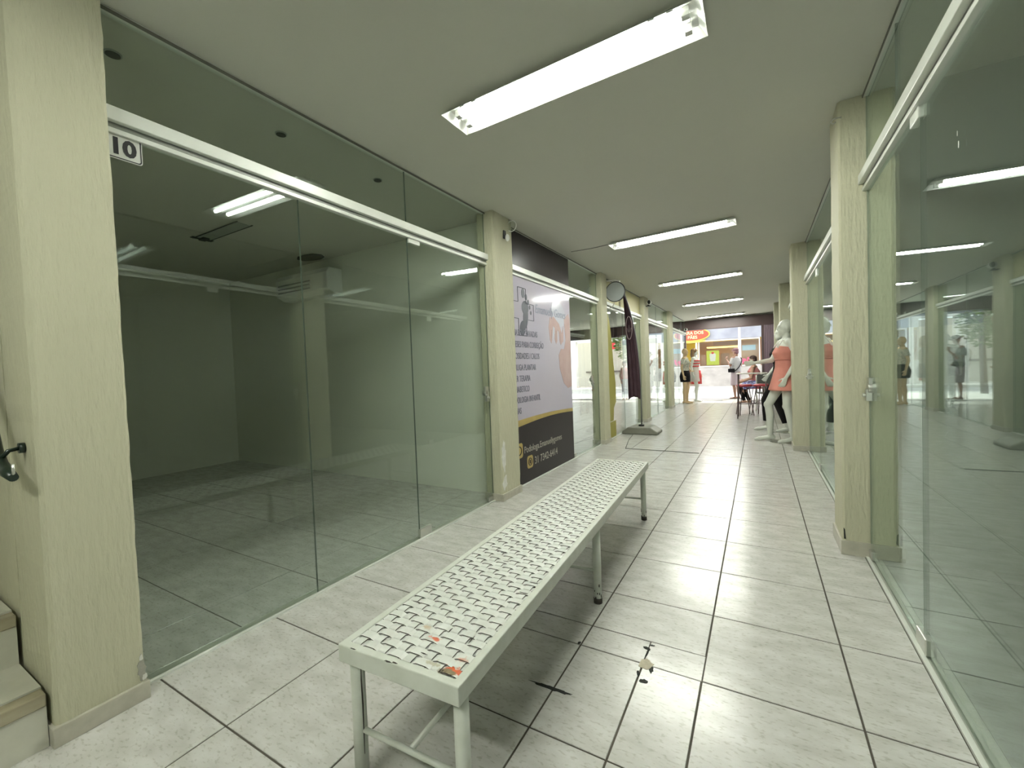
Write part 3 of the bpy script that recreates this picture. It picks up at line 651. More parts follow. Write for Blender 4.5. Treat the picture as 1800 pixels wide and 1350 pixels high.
# ------------------------------------------------------------------ the street and the shops across it
CONC = mat('pale_pavement', (.66, .64, .59), .8, noise=.5, nscale=3, col2=(.58, .56, .52)); ROAD = mat('sunlit_road', (.50, .49, .47), .85, noise=.5, nscale=2, col2=(.42, .41, .39))
sobj('ground_pavement', (-30, 13.3, -.12, 30, 16.2, -.02), CONC); sobj('ground_road', (-30, 16.2, -.2, 30, 20.6, -.10), ROAD); sobj('ground_far_pavement', (-30, 20.6, -.12, 30, 40, 0.0), CONC)
MARB = mat('grey_marble', (.50, .47, .44), .4, noise=.35, nscale=1.6, col2=(.36, .33, .31), stretch=(1, 1, 1.6)); BLUEG = mat('blue_grey_stone', (.36, .37, .42), .5, noise=.3, nscale=1.4, col2=(.27, .28, .33))
FRAME = mat('white_frame', (.80, .76, .74), .4); WARM = mat('warm_shop_board', (.42, .24, .16), .6); BROWN = mat('brown_board', (.28, .14, .09), .6)
YEL = mat('yellow_board', (.80, .62, .10), .5); LIME = mat('lime_poster', (.62, .70, .08), .5); REDS = mat('red_sign', (.72, .03, .04), .4); PINKP = mat('pink_letters', (.75, .10, .22), .5); BLUE = mat('blue_screen', (.25, .42, .62), .4)
YF = 22.0
b = thing('building', 'grey marble and stone bakery front facing the arcade across the street', 'building', (0, YF, 0))
def fb(name, x0, z0, x1, z1, M, y0=0, y1=.25, par=None): return bobj(name, (x0, y0, z0, x1, y1, z1), M, par or b)
fb('lower_wall', -2.15, 0, 1.2, 1.05, MARB); fb('lower_wall', -3.9, 0, -2.75, 1.05, MARB); fb('upper_wall', -3.9, 2.50, 3.2, 5.2, BLUEG); fb('side_wall', 1.2, 0, 3.2, 2.5, mat('pale_render', (.66, .62, .58), .7)); fb('side_wall', -3.9, 1.05, -2.75, 2.5, BLUEG)
fb('back_wall', -3.9, 0, 3.2, 2.6, WARM, 2.4, 2.5); fb('shop_ceiling', -3.9, 2.48, 3.2, 2.52, YEL, .25, 2.4); fb('shop_floor', -3.9, .0, 3.2, .05, MARB, .25, 2.4)
for k, (x0, x1) in enumerate(((-2.10, -.14), (-.10, .80))):
    fr = bm_new(); t_ = .05
    for q in ((x0, 1.05, x1, 1.10), (x0, 2.42, x1, 2.48), (x0, 1.10, x0+t_, 2.42), (x1-t_, 1.10, x1, 2.42)): box(fr, q[0], -.04, q[1], q[2], .06, q[3])
    o = obj('window_frame', fr, FRAME, b); bobj('pane', (x0+t_, .0, 1.10, x1-t_, .008, 2.42), CLEAR, o)
fb('doorway_frame', -2.24, 0, -2.15, 2.5, FRAME, -.04, .1)
fb('white_post', -.16, 0, -.07, 5.2, FRAME, -.30, -.20); fb('white_post', .86, 0, 1.02, 2.5, FRAME, -.05, .05)
def inner(name, label, cat, x0, z0, x1, z1, M, y=.35, grp=None):
    o = bobj(name, (x0, YF+y, z0, x1, YF+y+.03, z1), M); return tag(o, label, cat, grp)
inner('menu_board', 'brown menu board at the left edge of the bakery window', 'board', -2.02, 1.14, -1.78, 1.72, WARM)
p_ = inner('ice_cream_poster', 'yellow-green poster with a red-topped ice cream in the bakery window', 'poster', -1.74, 1.14, -1.12, 1.92, LIME)
bm = bm_new(); prism(bm, [(-1.55, 1.35), (-1.31, 1.35), (-1.27, 1.68), (-1.59, 1.68)], 'y', YF+.345, YF+.349); ell(bm, (-1.43, YF+.345, 1.70), (.16, .01, .09), 16, 8); obj('cup_print', bm, FRAME, p_)
bm = bm_new(); ell(bm, (-1.43, YF+.34, 1.79), (.07, .012, .06), 14, 8); obj('cherry_print', bm, REDS, p_)
inner('dark_fridge', 'dark drinks fridge in the middle of the bakery window', 'fridge', -1.05, .2, -.62, 1.75, BROWN, .5)
inner('price_panel', 'brown and yellow light panel hanging in the bakery window', 'panel', -1.4, 2.18, -.2, 2.40, BROWN, .4)
tag(bobj('yellow_lamp_panel', (-1.75, YF+.7, 2.08, -.2, YF+1.6, 2.14), mat('lit_yellow_panel', (.8, .6, .2), .5, emit=(1, .75, .2), es=1.6)), 'long lit yellow ceiling panel inside the bakery', 'lamp')
inner('blue_screen', 'blue screen above the pink letters in the right bakery window', 'screen', -.02, 1.85, .60, 2.12, BLUE)
tag(bobj('yellow_interior_board', (-3.6, YF+1.2, 1.2, -2.2, YF+1.25, 2.4), YEL), 'bright yellow board inside the bakery doorway', 'board')
bm = bm_new(); add_text(bm, 'PÃO', .34, face_my(-.02, YF-.012, 1.18), extrude=.006, bold=.012); tag(obj('pink_lettering', bm, PINKP), 'pink letters stuck on the right bakery window', 'lettering')
sg = thing('oval_sign', 'red oval bakery sign with cream letters and a yellow ribbon', 'sign', (-2.42, YF-.10, 2.82))
bm = bm_new(); prism(bm, [(.92*math.cos(k*PI/24), .36*math.sin(k*PI/24)) for k in range(48)], 'y', -.03, .03); obj('border', bm, YEL, sg)
bm = bm_new(); prism(bm, [(.86*math.cos(k*PI/24), .31*math.sin(k*PI/24)) for k in range(48)], 'y', -.045, -.03); obj('face', bm, mat('brick_red_sign', (.55, .08, .04), .4), sg)
bm = bm_new(); add_text(bm, 'TERRA DOS', .23, face_my(0, -.047, .02), align='CENTER', extrude=.004, bold=.004); add_text(bm, 'PÃES', .23, face_my(0.05, -.047, -.22), align='CENTER', extrude=.004, bold=.004); obj('lettering', bm, mat('cream_letters', (.85, .72, .40), .5), sg)
bm = bm_new(); prism(bm, [(-.7+1.4*k/12, -.30-.07*math.sin(PI*k/12)) for k in range(13)]+[(.7-1.4*k/12, -.38-.07*math.sin(PI*k/12)) for k in range(13)], 'y', -.06, -.045); obj('ribbon', bm, YEL, sg)
b2 = thing('building', 'white shop building to the left across the street with a red sign', 'building', (-8.5, YF+.3, 0))
WB = mat('white_building_render', (.74, .72, .68), .7); DKO = mat('dim_doorway', (.16, .13, .12), .8)
bobj('wall', [(-14, 0, 0, -4.2, .4, 7), (-4.2, 0, 2.9, 4.6, .4, 7), (-1.2, 0, 0, -.8, .4, 2.9), (2.6, 0, 0, 3.0, .4, 2.9), (4.2, 0, 0, 4.6, .4, 2.9)], WB, b2)
bobj('back_wall', (-4.2, 1.4, 0, 4.2, 1.5, 2.9), mat('shop_back_cream', (.6, .57, .5), .8), b2); bobj('display_shelf', (-.6, 1.2, .9, 2.4, 1.38, 1.0), DKO, b2)
rs = bobj('red_sign', (-8.0, YF+.10, 2.30, -6.2, YF+.28, 2.74), REDS); rs.parent = b2; rs.matrix_parent_inverse = Matrix.Translation((8.5, -YF-.3, 0))
bm = bm_new(); prism(bm, [(-7.3, 2.42), (-7.1, 2.52), (-6.9, 2.42), (-6.95, 2.60), (-7.25, 2.60)], 'y', YF+.09, YF+.10); box(bm, -6.75, YF+.09, 2.45, -6.4, YF+.10, 2.58); obj('white_mark', bm, FRAME, rs)
b3 = thing('building', 'beige building to the right across the street, beyond the bakery', 'building', (8.2, YF+.2, 0))
bobj('wall', [(-5, 0, 0, 7, .4, 1.0), (-5, 0, 2.4, 7, .4, 6.5), (-5, 0, 1.0, -4.2, .4, 2.4), (-1, 0, 1.0, 0, .4, 2.4), (4, 0, 1.0, 7, .4, 2.4)], mat('beige_render', (.60, .54, .44), .7), b3); bobj('pane', (-4.2, .15, 1.0, 4, .17, 2.4), DKO, b3)
BARK = mat('tree_bark', (.16, .12, .09), .9, noise=.5, nscale=20); LEAF = mat('tree_leaf', (.10, .17, .04), .5, noise=.6, nscale=4, col2=(.20, .26, .08))
def tree(x, y, h, lab, low, rad):
    t = thing('street_tree', lab, 'tree', (x, y, -.02)); bm = bm_new(); tube(bm, [(0, 0, 0), (.05, .02, h*.5), (-.03, 0, h*.85)], .07, 10, rs=[.09, .07, .04])
    for k in range(6):
        a = k*1.05; tube(bm, [(0, 0, h*.55+.1*k), (.4*math.cos(a), .4*math.sin(a), h*.7+.12*k), (.8*math.cos(a), .8*math.sin(a), h*.75+.15*k)], .02, 6, rs=[.035, .02, .008])
    obj('trunk', bm, BARK, t); bm = bm_new()
    for k in range(1500):
        u = Vector((random.gauss(0, 1), random.gauss(0, 1), random.gauss(0, 1))).normalized()*random.uniform(.55, 1)
        c = Vector((u.x*rad, u.y*rad, low+(h-low)*(.5+.5*u.z)*1.25)); n_ = Vector((random.uniform(-1, 1), random.uniform(-1, 1), random.uniform(-.3, 1))).normalized()
        x_, y_, _ = frame_of(n_); s_ = random.uniform(.04, .075); bm.faces.new([bm.verts.new(c+x_*s_*1.6), bm.verts.new(c+y_*s_*.6), bm.verts.new(c-x_*s_*1.6), bm.verts.new(c-y_*s_*.6)])
    obj('foliage', bm, LEAF, t); return t
tree(2.2, 18.0, 4.2, 'street tree whose leaves show at the top right of the opening', 2.6, 1.5)
tree(-4.2, 15.6, 3.6, 'street tree seen through the left shop glass', 1.4, .75)

# ------------------------------------------------------------------ figures
def hand(bm, w, d, side, nrm, curl=.35, s=1.0):
    """palm, four unequal bent fingers and a thumb leaving the side of the palm; w wrist, d direction, side toward the thumb, nrm palm normal"""
    w, d, side, nrm = Vector(w), Vector(d).normalized(), Vector(side), Vector(nrm)
    side = (side-d*side.dot(d)).normalized(); nrm = d.cross(side) if nrm.dot(d.cross(side)) > 0 else side.cross(d)
    for k in (-1, 0, 1): caps(bm, w+side*.010*k*s, w+d*.085*s+side*.024*k*s, .015*s, .0125*s, 10)
    for k, L_ in enumerate((.070, .078, .073, .056)):
        b0 = w+d*.085*s+side*(.030-.020*k)*s; d1 = (d*math.cos(curl)+nrm*math.sin(curl)+side*(.12-.07*k)).normalized(); d2 = (d*math.cos(curl*2.4)+nrm*math.sin(curl*2.4)+side*(.08-.05*k)).normalized()
        m_ = b0+d1*L_*.5*s; caps(bm, b0, m_, .0098*s, .0088*s, 8); caps(bm, m_, m_+d2*L_*.5*s, .0088*s, .0075*s, 8)
    t0 = w+d*.025*s+side*.022*s; t1 = t0+(d*.7+side*.75+nrm*.25).normalized()*.040*s; caps(bm, t0, t1, .012*s, .010*s, 8); caps(bm, t1, t1+(d*.9+side*.3+nrm*.35).normalized()*.032*s, .010*s, .0085*s, 8)
def body(parent, J, M, fem=True, voxel=.009, face=True, H_=1.0):
    """one continuous skin: tapered limbs fused by a voxel remesh"""
    bm = bm_new(); V = Vector
    pel, wa, ch, nk, hd = (V(J[k]) for k in ('pel', 'wa', 'ch', 'nk', 'hd'))
    hw, sw = (.155, .155) if fem else (.15, .185)
    ell(bm, pel, (hw, .108, .12)); ell(bm, pel+V((0, .045, -.03)), (hw*.8, .085, .10)); ell(bm, wa, (.115 if fem else .14, .088 if fem else .105, .13)); ell(bm, ch, (sw*.93, .10 if fem else .118, .17)); caps(bm, pel, ch, .10, .10)
    if fem:
        for s in (-1, 1): ell(bm, ch+V((s*.065, -.075, -.0)), (.058, .055, .058))
    caps(bm, ch+V((0, 0, .08)), nk+V((0, 0, .02)), .075, .05); caps(bm, nk, hd-V((0, -.01, .04)), .048, .046)
    for s, k in ((1, 'L'), (-1, 'R')):
        hip, kn, an, to = pel+V((s*.082, 0, -.02)), V(J[k+'k']), V(J[k+'a']), V(J[k+'t'])
        caps(bm, hip, kn, .088, .054); ell(bm, kn+V((0, -.012, 0)), (.048, .05, .055)); caps(bm, kn, kn.lerp(an, .35)+V((0, .015, 0)), .052, .055); caps(bm, kn.lerp(an, .3)+V((0, .012, 0)), an, .054, .034)
        caps(bm, an+V((0, .025, -.02)), an.lerp(to, .75)-V((0, 0, .012)), .034, .027); caps(bm, an.lerp(to, .7)-V((.0, 0, .008)), to, .030, .018); ell(bm, an+V((0, .03, -.04)), (.03, .035, .03))
        sh, el, wr = ch+V((s*sw, .0, .125)), V(J[k+'e']), V(J[k+'w'])
        ell(bm, sh, (.052, .055, .055)); caps(bm, ch+V((s*.06, 0, .14)), sh, .055, .048); caps(bm, sh, el, .047 if fem else .054, .036 if fem else .042); caps(bm, el, el.lerp(wr, .4), .037, .036); caps(bm, el.lerp(wr, .35), wr, .037, .024)
        hd_ = V(J.get(k+'h', (wr-el))); hand(bm, wr, hd_, J.get(k+'s', (0, -1, 0)), J.get(k+'n', (-s, 0, 0)), J.get(k+'c', .3))
    f_ = V(J.get('look', (0, -1, 0))).normalized(); rt = f_.cross(V((0, 0, 1))).normalized(); up = rt.cross(f_)
    Rm = Matrix((rt, -f_, up)).transposed()     # local x right, y back, z up
    P = lambda x, y, z: hd + Rm @ V((x, y, z))
    ell(bm, P(0, .012, .02), (.074, .092, .10), 24, 16, rot=Rm); ell(bm, P(0, -.025, -.045), (.052, .058, .062), rot=Rm); ell(bm, P(0, -.046, -.082), (.024, .022, .020), rot=Rm)
    if face:
        caps(bm, P(0, -.076, .022), P(0, -.094, -.020), .008, .011, 8); caps(bm, P(-.016, -.072, -.052), P(.016, -.072, -.052), .007, .007, 8)
        for s in (-1, 1): ell(bm, P(s*.076, .012, -.005), (.010, .02, .032), 10, 8, rot=Rm); caps(bm, P(s*.014, -.082, .028), P(s*.048, -.072, .03), .007, .007, 8)
    o = obj('body', bm, M, parent); r = o.modifiers.new('fuse', 'REMESH'); r.mode = 'VOXEL'; r.voxel_size = voxel; r.use_smooth_shade = True
    sm = o.modifiers.new('soften', 'SMOOTH'); sm.factor = .5; sm.iterations = 4
    return P
def wear(name, parent, M, parts, voxel=.012, smooth=6):
    bm = bm_new()
    for q in parts:
        if q[0] == 'e': ell(bm, q[1], q[2])
        elif q[0] == 'c': caps(bm, *q[1:])
        elif q[0] == 't': tube(bm, q[1], 0, 18, True, 0, q[2])
        elif q[0] == 'l': loft(bm, q[1])
    o = obj(name, bm, M, parent); r = o.modifiers.new('fuse', 'REMESH'); r.mode = 'VOXEL'; r.voxel_size = voxel; r.use_smooth_shade = True
    sm = o.modifiers.new('soften', 'SMOOTH'); sm.factor = .5; sm.iterations = smooth
    return o
STAND = dict(pel=(0, 0, .94), wa=(0, -.005, 1.10), ch=(0, 0, 1.29), nk=(0, .012, 1.47), hd=(0, -.012, 1.62),
    Lk=(.095, -.02, .50), La=(.10, .01, .075), Lt=(.115, -.17, .022), Rk=(-.095, -.02, .50), Ra=(-.10, .01, .075), Rt=(-.115, -.17, .022),
    Le=(.235, .03, 1.13), Lw=(.25, -.03, .89), Re=(-.235, .03, 1.13), Rw=(-.25, -.03, .89))
def pose(**k): d = dict(STAND); d.update(k); return d
MANW = mat('white_mannequin_gloss', (.62, .64, .58), .35); MANB = mat('beige_mannequin', (.52, .38, .22), .45); SKD = mat('brown_skin', (.30, .16, .11), .5); SKL = mat('light_brown_skin', (.50, .29, .21), .5)
PINK = mat('salmon_cloth', (.62, .25, .20), .8, noise=.5, nscale=7, col2=(.54, .20, .16)); BLK = mat('black_cloth', (.006, .005, .006), .9, spec=.2)
GLB = glass_mat('glass_base', (.85, .92, .88), .12)
def base(t, x=0, y=.04, r=.17):
    bm = bm_new(); tube(bm, [(x, y, 0), (x, y, .008)], r, 36); obj('base_plate', bm, CHROME, t)
    bm = bm_new(); tube(bm, [(x+.1, y+.05, .005), (x+.1, y+.05, .34)], .008, 10); obj('support_rod', bm, CHROME, t)

# white mannequin in a salmon tunic
t = thing('mannequin', 'white mannequin in a salmon pink tunic, one arm forward, beside the pale pillar', 'mannequin', (1.075, 4.42, .0), math.radians(-74)); t.scale = (1.07, 1.07, 1.07)
J = pose(Lk=(.10, -.03, .52), La=(.10, .04, .085), Lt=(.125, -.15, .022), Rk=(-.115, -.20, .53), Ra=(-.12, -.18, .085), Rt=(-.15, -.37, .022), Le=(.27, .06, 1.17), Lw=(.24, -.08, .93), Lh=(0, -.45, -1), Re=(-.25, -.10, 1.17), Rw=(-.20, -.34, 1.14), Rh=(.1, -1, -.05), Rs=(-.2, 0, 1), Rn=(1, 0, 0), Rc=.12, look=(-.15, -1, .05))
body(t, J, MANW, face=True); base(t, 0, -.02, .19)
wear('tunic', t, PINK, [('l', [(0, -.012, 1.38, .075, .06), (0, -.015, 1.34, .150, .118), (0, -.02, 1.27, .165, .150), (0, -.01, 1.17, .140, .122), (0, 0, 1.06, .165, .135), (0, .005, .95, .205, .17), (0, .005, .82, .245, .205), (0, 0, .74, .268, .225)])], .011)
bm = bm_new(); loft(bm, [(0, -.005, 1.165, .152, .135), (0, -.005, 1.185, .152, .137)], 36); obj('waist_band', bm, mat('salmon_band', (.50, .19, .15), .8), t)
for s in (-1, 1):
    bm = bm_new(); tube(bm, [(s*.08, -.13, 1.34), (s*.075, -.07, 1.44), (s*.08, .02, 1.445), (s*.08, .09, 1.36)], .009, 8); obj('strap', bm, FRAME, t)

# white mannequin all in black behind it
t = thing('mannequin', 'white mannequin in black top and cropped black trousers behind the salmon-dressed one', 'mannequin', (1.07, 5.55, .0), math.radians(-78)); t.scale = (1.05, 1.05, 1.05)
J = pose(Lk=(.10, -.10, .52), La=(.10, .05, .085), Lt=(.125, -.13, .022), Rk=(-.115, -.22, .53), Ra=(-.12, -.20, .085), Rt=(-.15, -.39, .022), Le=(.27, .06, 1.17), Lw=(.24, -.10, .93), Re=(-.27, .04, 1.17), Rw=(-.24, -.14, .95))
body(t, J, MANW); base(t, 0, -.02, .19)
def trousers(t, J, M, to=.82, r0=.105, r1=.064):
    V = Vector; P_ = [('e', J['pel'], (.168, .125, .13)), ('l', [(0, 0, J['pel'][2]+.0, .165, .125), (0, 0, J['pel'][2]+.11, .150, .115)])]
    for s, k in ((1, 'L'), (-1, 'R')):
        hip = V(J['pel'])+V((s*.082, 0, -.02)); kn = V(J[k+'k']); an = V(J[k+'a']); e = kn.lerp(an, to) if to > 0 else hip.lerp(kn, -to)
        P_.append(('t', [hip, kn, e] if to > 0 else [hip, e], [r0, r1+.012, r1] if to > 0 else [r0, r1+.028]))
    return wear('trousers' if to > 0 else 'shorts', t, M, P_, .012)
trousers(t, J, BLK)
wear('top', t, BLK, [('l', [(0, 0, 1.46, .085, .07), (0, 0, 1.42, .185, .11), (0, -.02, 1.30, .178, .165), (0, -.01, 1.22, .162, .15), (0, -.005, 1.12, .138, .118), (0, 0, .98, .178, .142)])], .012)

# two mannequins at the left of the opening
t = thing('mannequin', 'beige mannequin in a black mini skirt at the left of the street opening', 'mannequin', (-1.30, 11.2, 0), math.radians(80))
J = pose(Lk=(.07, -.05, .50), Rk=(-.09, -.01, .50), La=(.05, -.02, .08), Lt=(.06, -.19, .022), Le=(.27, .03, 1.18), Lw=(.22, -.12, 1.02), Lh=(-.5, -.6, -.2))
body(t, J, MANB); base(t)
wear('skirt', t, BLK, [('l', [(0, 0, 1.06, .135, .105), (0, 0, .96, .178, .138), (0, .01, .86, .198, .158), (0, .0, .68, .175, .145)])])
wear('blouse', t, mat('pale_print_blouse', (.55, .50, .42), .8, noise=.2, nscale=30, col2=(.3, .34, .28)), [('l', [(0, 0, 1.44, .07, .06), (0, 0, 1.39, .165, .10), (0, -.01, 1.28, .17, .145), (0, 0, 1.12, .13, .11), (0, 0, 1.03, .148, .118)]), ('t', [(.15, 0, 1.40), (.23, .02, 1.24)], [.062, .055]), ('t', [(-.15, 0, 1.40), (-.23, .02, 1.24)], [.062, .055])])
t = thing('mannequin', 'white mannequin with wavy brown wig, red and white top and red skirt panel', 'mannequin', (-1.10, 11.95, 0), math.radians(76))
J = pose(Rk=(-.09, -.08, .51), Ra=(-.10, -.06, .08), Rt=(-.12, -.23, .022), Le=(.26, .05, 1.16), Lw=(.24, -.08, .92))
P = body(t, J, MANW); base(t)
wear('dress', t, mat('white_dress_cloth', (.62, .56, .52), .8), [('l', [(0, 0, 1.41, .15, .095), (0, -.01, 1.29, .168, .145), (0, 0, 1.12, .132, .112), (0, 0, .95, .178, .140), (0, 0, .66, .205, .17)])])
REDC = mat('red_cloth', (.62, .05, .05), .8)
bm = bm_new()
loft(bm, [(.05, -.025, 1.02, .11, .13), (.05, -.025, .80, .165, .155), (.05, -.02, .58, .17, .165)], 28); obj('red_panel', bm, REDC, t)
for z in (1.16, 1.25, 1.34):
    bm = bm_new(); loft(bm, [(0, -.008, z-.018, .148 if z < 1.2 else .170, .125 if z < 1.2 else .15), (0, -.008, z+.018, .152 if z < 1.2 else .170, .13 if z < 1.2 else .148)], 32); obj('red_stripe', bm, REDC, t)
wear('wig', t, mat('brown_wig', (.26, .15, .07), .7, noise=.5, nscale=20), [('e', (0, .02, 1.66), (.10, .11, .10)), ('c', (.075, .03, 1.64), (.085, .03, 1.46), .04, .045), ('c', (-.075, .03, 1.64), (-.085, .03, 1.46), .04, .045), ('e', (0, .075, 1.55), (.09, .06, .13))], .012, 3)
t = thing('mannequin', 'white mannequin in dark shorts standing inside the far left shop glass', 'mannequin', (-1.93, 10.55, 0), math.radians(20))
J = pose(Lk=(.10, -.06, .50)); body(t, J, MANW); base(t)
trousers(t, J, mat('dark_slate_cloth', (.03, .04, .045), .8), to=-.42, r0=.115, r1=.085)
wear('shirt', t, mat('grey_print_cloth', (.5, .5, .46), .8, noise=.25, nscale=25, col2=(.25, .27, .25)), [('l', [(0, 0, 1.44, .07, .06), (0, 0, 1.39, .165, .10), (0, -.01, 1.28, .175, .15), (0, 0, 1.12, .14, .118), (0, 0, 1.0, .165, .13)]), ('t', [(.15, 0, 1.40), (.23, .02, 1.22)], [.064, .058]), ('t', [(-.15, 0, 1.40), (-.23, .02, 1.22)], [.064, .058])])

# ------------------------------------------------------------------ people
def eyes(t, P):
    for s in (-1, 1):
        bm = bm_new(); c = P(s*.031, -.073, .012); ell(bm, c, (.011, .011, .009), 10, 8); obj('eye', bm, BLACK, t)
def hair(t, P, M, r=(.082, .092, .075), dz=.055, back=.03):
    return wear('hair', t, M, [('e', P(0, .022, dz), r), ('e', P(0, back+.02, .0), (.078, .065, .085))], .009, 3)
HAIR = mat('dark_brown_hair', (.05, .025, .02), .7)
t = thing('person', 'person in grey shirt, mauve shorts and crossbody bag, hand raised, at the street opening', 'person', (.04, 13.45, -.02), math.radians(-118))
J = pose(Le=(.24, -.06, 1.16), Lw=(.15, -.24, 1.36), Lh=(-.2, -.2, 1), Ls=(0, -1, 0), Ln=(-1, 0, 0), Lc=.6, Re=(-.25, .02, 1.14), Rw=(-.24, -.16, 1.02), Lk=(.10, -.04, .50), look=(0, -1, -.12))
P = body(t, J, SKD, fem=False); eyes(t, P)
GSH = mat('grey_cotton', (.42, .41, .42), .9); wear('shirt', t, GSH, [('l', [(0, .01, 1.47, .075, .07), (0, 0, 1.42, .185, .115), (0, -.005, 1.30, .20, .145), (0, 0, 1.12, .185, .140), (0, 0, .93, .188, .145)]), ('t', [(.17, 0, 1.40), (.25, -.03, 1.20)], [.075, .068]), ('t', [(-.17, 0, 1.40), (-.25, .01, 1.20)], [.075, .068])])
trousers(t, J, mat('mauve_cotton', (.40, .33, .36), .9), to=.06, r0=.118, r1=.092)
wear('cap', t, mat('dull_plum_cap', (.20, .10, .12), .8), [('e', P(0, .02, .065), (.088, .102, .07)), ('c', P(-.03, -.10, .055), P(.03, -.10, .055), .02, .02), ('e', P(0, .05, -.01), (.078, .06, .08))], .009, 3)
bm = bm_new(); pts = []
for k in range(25):
    a = 2*PI*k/24; pts.append((.215*math.cos(a)*1.0, .165*math.sin(a), 1.19+.24*math.cos(a)*-1))
tube(bm, pts, .014, 8); obj('bag_strap', bm, BLK, t)
bobj('bag', (.16, -.15, .92, .25, .06, 1.05), BLK, t, .02)
for s in (-1, 1): bobj('sandal', (s*.11-.05, -.21, 0, s*.11+.05, .07, .012), BLK, t)
t = thing('person', 'person in cap and knee shorts standing in the street entrance of the left shop', 'person', (-2.75, 12.75, 0), math.radians(70))
J = pose(Le=(.24, -.05, 1.15), Lw=(.16, -.25, 1.12), Re=(-.24, -.05, 1.15), Rw=(-.14, -.25, 1.10), look=(0, -1, -.25))
P = body(t, J, SKD, fem=False); eyes(t, P)
wear('shirt', t, mat('slate_tshirt', (.14, .16, .17), .9), [('l', [(0, .01, 1.47, .075, .07), (0, 0, 1.42, .185, .115), (0, -.005, 1.30, .20, .145), (0, 0, 1.12, .185, .140), (0, 0, .93, .188, .145)]), ('t', [(.17, 0, 1.40), (.25, -.03, 1.20)], [.075, .068]), ('t', [(-.17, 0, 1.40), (-.25, -.03, 1.20)], [.075, .068])])
trousers(t, J, mat('dark_grey_shorts', (.10, .10, .11), .9), to=.06, r0=.118, r1=.095)
wear('cap', t, BLK, [('e', P(0, .02, .065), (.088, .102, .07)), ('c', P(-.035, -.12, .045), P(.035, -.12, .045), .018, .018)], .009, 3)
t = thing('person', 'person in pink top and pale jeans standing beyond the left shop glass', 'person', (-3.55, 12.4, 0), math.radians(60)); t.scale = (.82, .82, .82)
J = pose(Le=(.23, .0, 1.14), Lw=(.18, -.2, 1.08), look=(.1, -1, 0)); P = body(t, J, SKL); eyes(t, P); hair(t, P, HAIR, r=(.088, .098, .085))
wear('top', t, mat('pink_cotton', (.68, .26, .32), .8), [('l', [(0, 0, 1.44, .07, .06), (0, 0, 1.40, .165, .10), (0, -.01, 1.28, .172, .15), (0, 0, 1.12, .142, .12), (0, 0, .96, .175, .14)])])
trousers(t, J, mat('pale_denim', (.42, .45, .58), .9), to=.92)

# ------------------------------------------------------------------ high table, red stools, seated person
TUBM = mat('dark_tubular_metal', (.16, .12, .12), .35, metal=.7); REDV = mat('red_vinyl', (.50, .05, .07), .4)
def stool(x, y, rz, lab):
    t = thing('bar_stool', lab, 'stool', (x, y, 0), rz, 'red bar stools')
    bm = bm_new(); tube(bm, [(0, 0, .665), (0, 0, .675), (0, 0, .70), (0, 0, .72)], 0, 28, rs=[.15, .172, .172, .14]); obj('seat', bm, REDV, t)
    for a in range(4):
        c, s_ = math.cos(PI/4+a*PI/2), math.sin(PI/4+a*PI/2); bm = bm_new(); tube(bm, [(.10*c, .10*s_, .668), (.21*c, .21*s_, .0)], .0105, 10); obj('leg', bm, TUBM, t)
    bm = bm_new(); tube(bm, [(.165*math.cos(k*PI/12), .165*math.sin(k*PI/12), .27) for k in range(25)], .008, 8, False); obj('foot_ring', bm, TUBM, t)
    return t
stool(.42, 8.15, .3, 'red-seated metal bar stool at the left of the high table, empty')
stool(.76, 8.2, 1.1, 'red-seated metal bar stool at the right of the high table, empty')
q_ = stool(.66, 9.6, .9, 'farther red metal stool carrying the seated person'); q_.scale = (.8, .8, .8)
t = thing('high_table', 'high table with thin metal legs and pale top beside the red stools', 'table', (.58, 7.55, 0))
bobj('top', (-.30, -.26, .975, .30, .26, .995), mat('pale_laminate', (.55, .5, .45), .4), t, .004)
for sx in (-1, 1):
    for s_ in (-1, 1):
        bm = bm_new(); tube(bm, [(sx*.26, s_*.22, .975), (sx*.28, s_*.24, 0)], .011, 10); obj('leg', bm, TUBM, t)
t = thing('person', 'person with short dark hair in blue patterned skirt sitting on a red stool', 'person', (.66, 9.6, -.33), math.radians(-100))
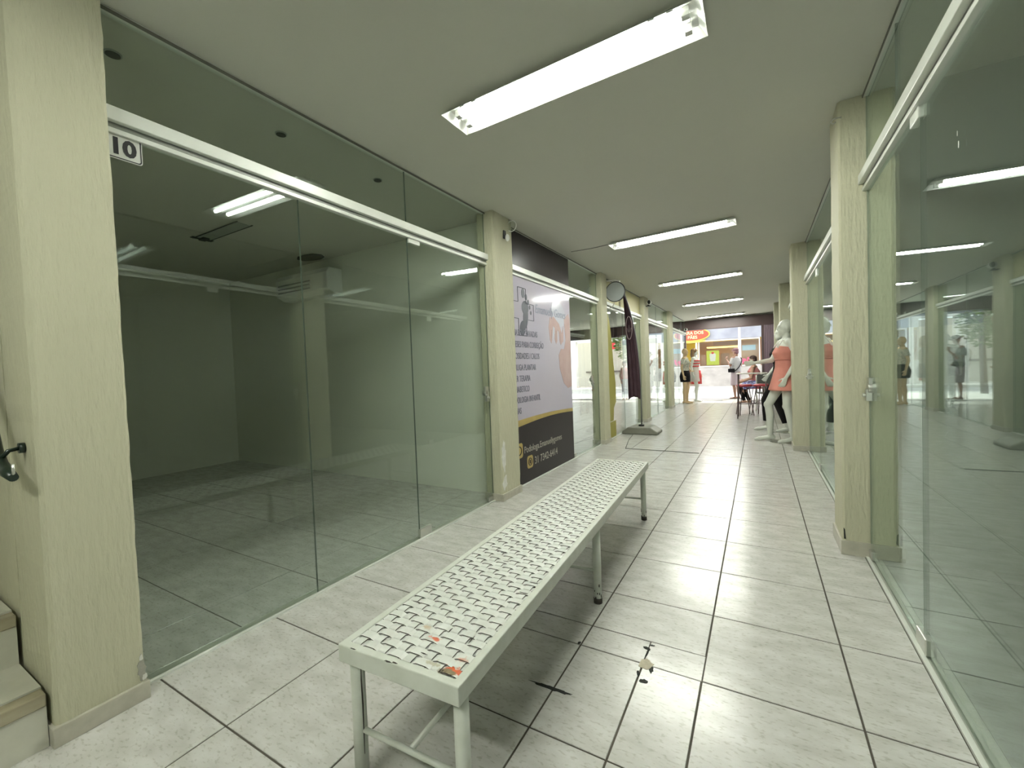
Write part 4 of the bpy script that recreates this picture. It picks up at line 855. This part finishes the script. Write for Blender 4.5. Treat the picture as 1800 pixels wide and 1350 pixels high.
J = pose(Lk=(.11, -.36, .92), La=(.10, -.28, .56), Lt=(.11, -.44, .50), Rk=(-.11, -.34, .90), Ra=(-.10, -.20, .55), Rt=(-.11, -.36, .49), wa=(0, -.03, 1.10), ch=(0, -.05, 1.27), nk=(0, -.06, 1.44), hd=(0, -.09, 1.58), pel=(0, 0, 1.0), Le=(.24, -.08, 1.15), Lw=(.14, -.30, 1.06), Re=(-.24, -.08, 1.15), Rw=(-.12, -.30, 1.10))
for k in ('wa', 'ch', 'nk', 'hd'): J[k] = (J[k][0], J[k][1], J[k][2]+.03)
P = body(t, J, SKL); eyes(t, P); hair(t, P, HAIR)
wear('top', t, mat('coral_halter_top', (.60, .22, .22), .8), [('l', [(0, -.06, 1.42, .10, .085), (0, -.06, 1.32, .168, .15), (0, -.03, 1.16, .14, .12), (0, -.01, 1.05, .16, .13)])])
wear('skirt', t, mat('blue_patterned_cloth', (.50, .52, .80), .8, noise=.15, nscale=25, col2=(.12, .10, .45)), [('e', (0, 0, 1.0), (.19, .15, .13)), ('t', [(.09, 0, .99), (.11, -.30, .95)], [.115, .10]), ('t', [(-.09, 0, .99), (-.11, -.28, .93)], [.115, .10])])
for s_, a, b_ in ((1, J['Lk'], J['La']), (-1, J['Rk'], J['Ra'])):
    wear('legging', t, BLK, [('t', [a, b_], [.066, .046])])
t = thing('metal_chair', 'grey-backed chrome chair beside the dark shutter panel', 'chair', (.93, 9.0, 0), .5)
CH2 = mat('grey_seat_fabric', (.15, .15, .14), .7)
bobj('seat', (-.2, -.2, .44, .2, .2, .48), CH2, t, .01); bobj('backrest', (-.19, .17, .62, .19, .20, .92), CH2, t, .01)
for sx in (-1, 1):
    for s_ in (-1, 1):
        bm = bm_new(); tube(bm, [(sx*.19, s_*.19, .44), (sx*.21, s_*.22, 0)], .011, 10); obj('leg', bm, CHROME, t)
    bm = bm_new(); tube(bm, [(sx*.2, .19, .46), (sx*.2, .2, .9)], .011, 10); tube(bm, [(sx*.22, .19, .66), (sx*.22, -.16, .66), (sx*.21, -.19, .46)], .01, 8); obj('arm_frame', bm, CHROME, t)
# low floor-mounted hook by the far shops
t = thing('floor_mat', 'small grey mat lying by the mannequins at the left of the opening', 'mat', (-.62, 12.4, 0)); bobj('mat', (-.28, -.1, 0, .28, .1, .012), mat('grey_mat', (.3, .3, .3), .9), t)
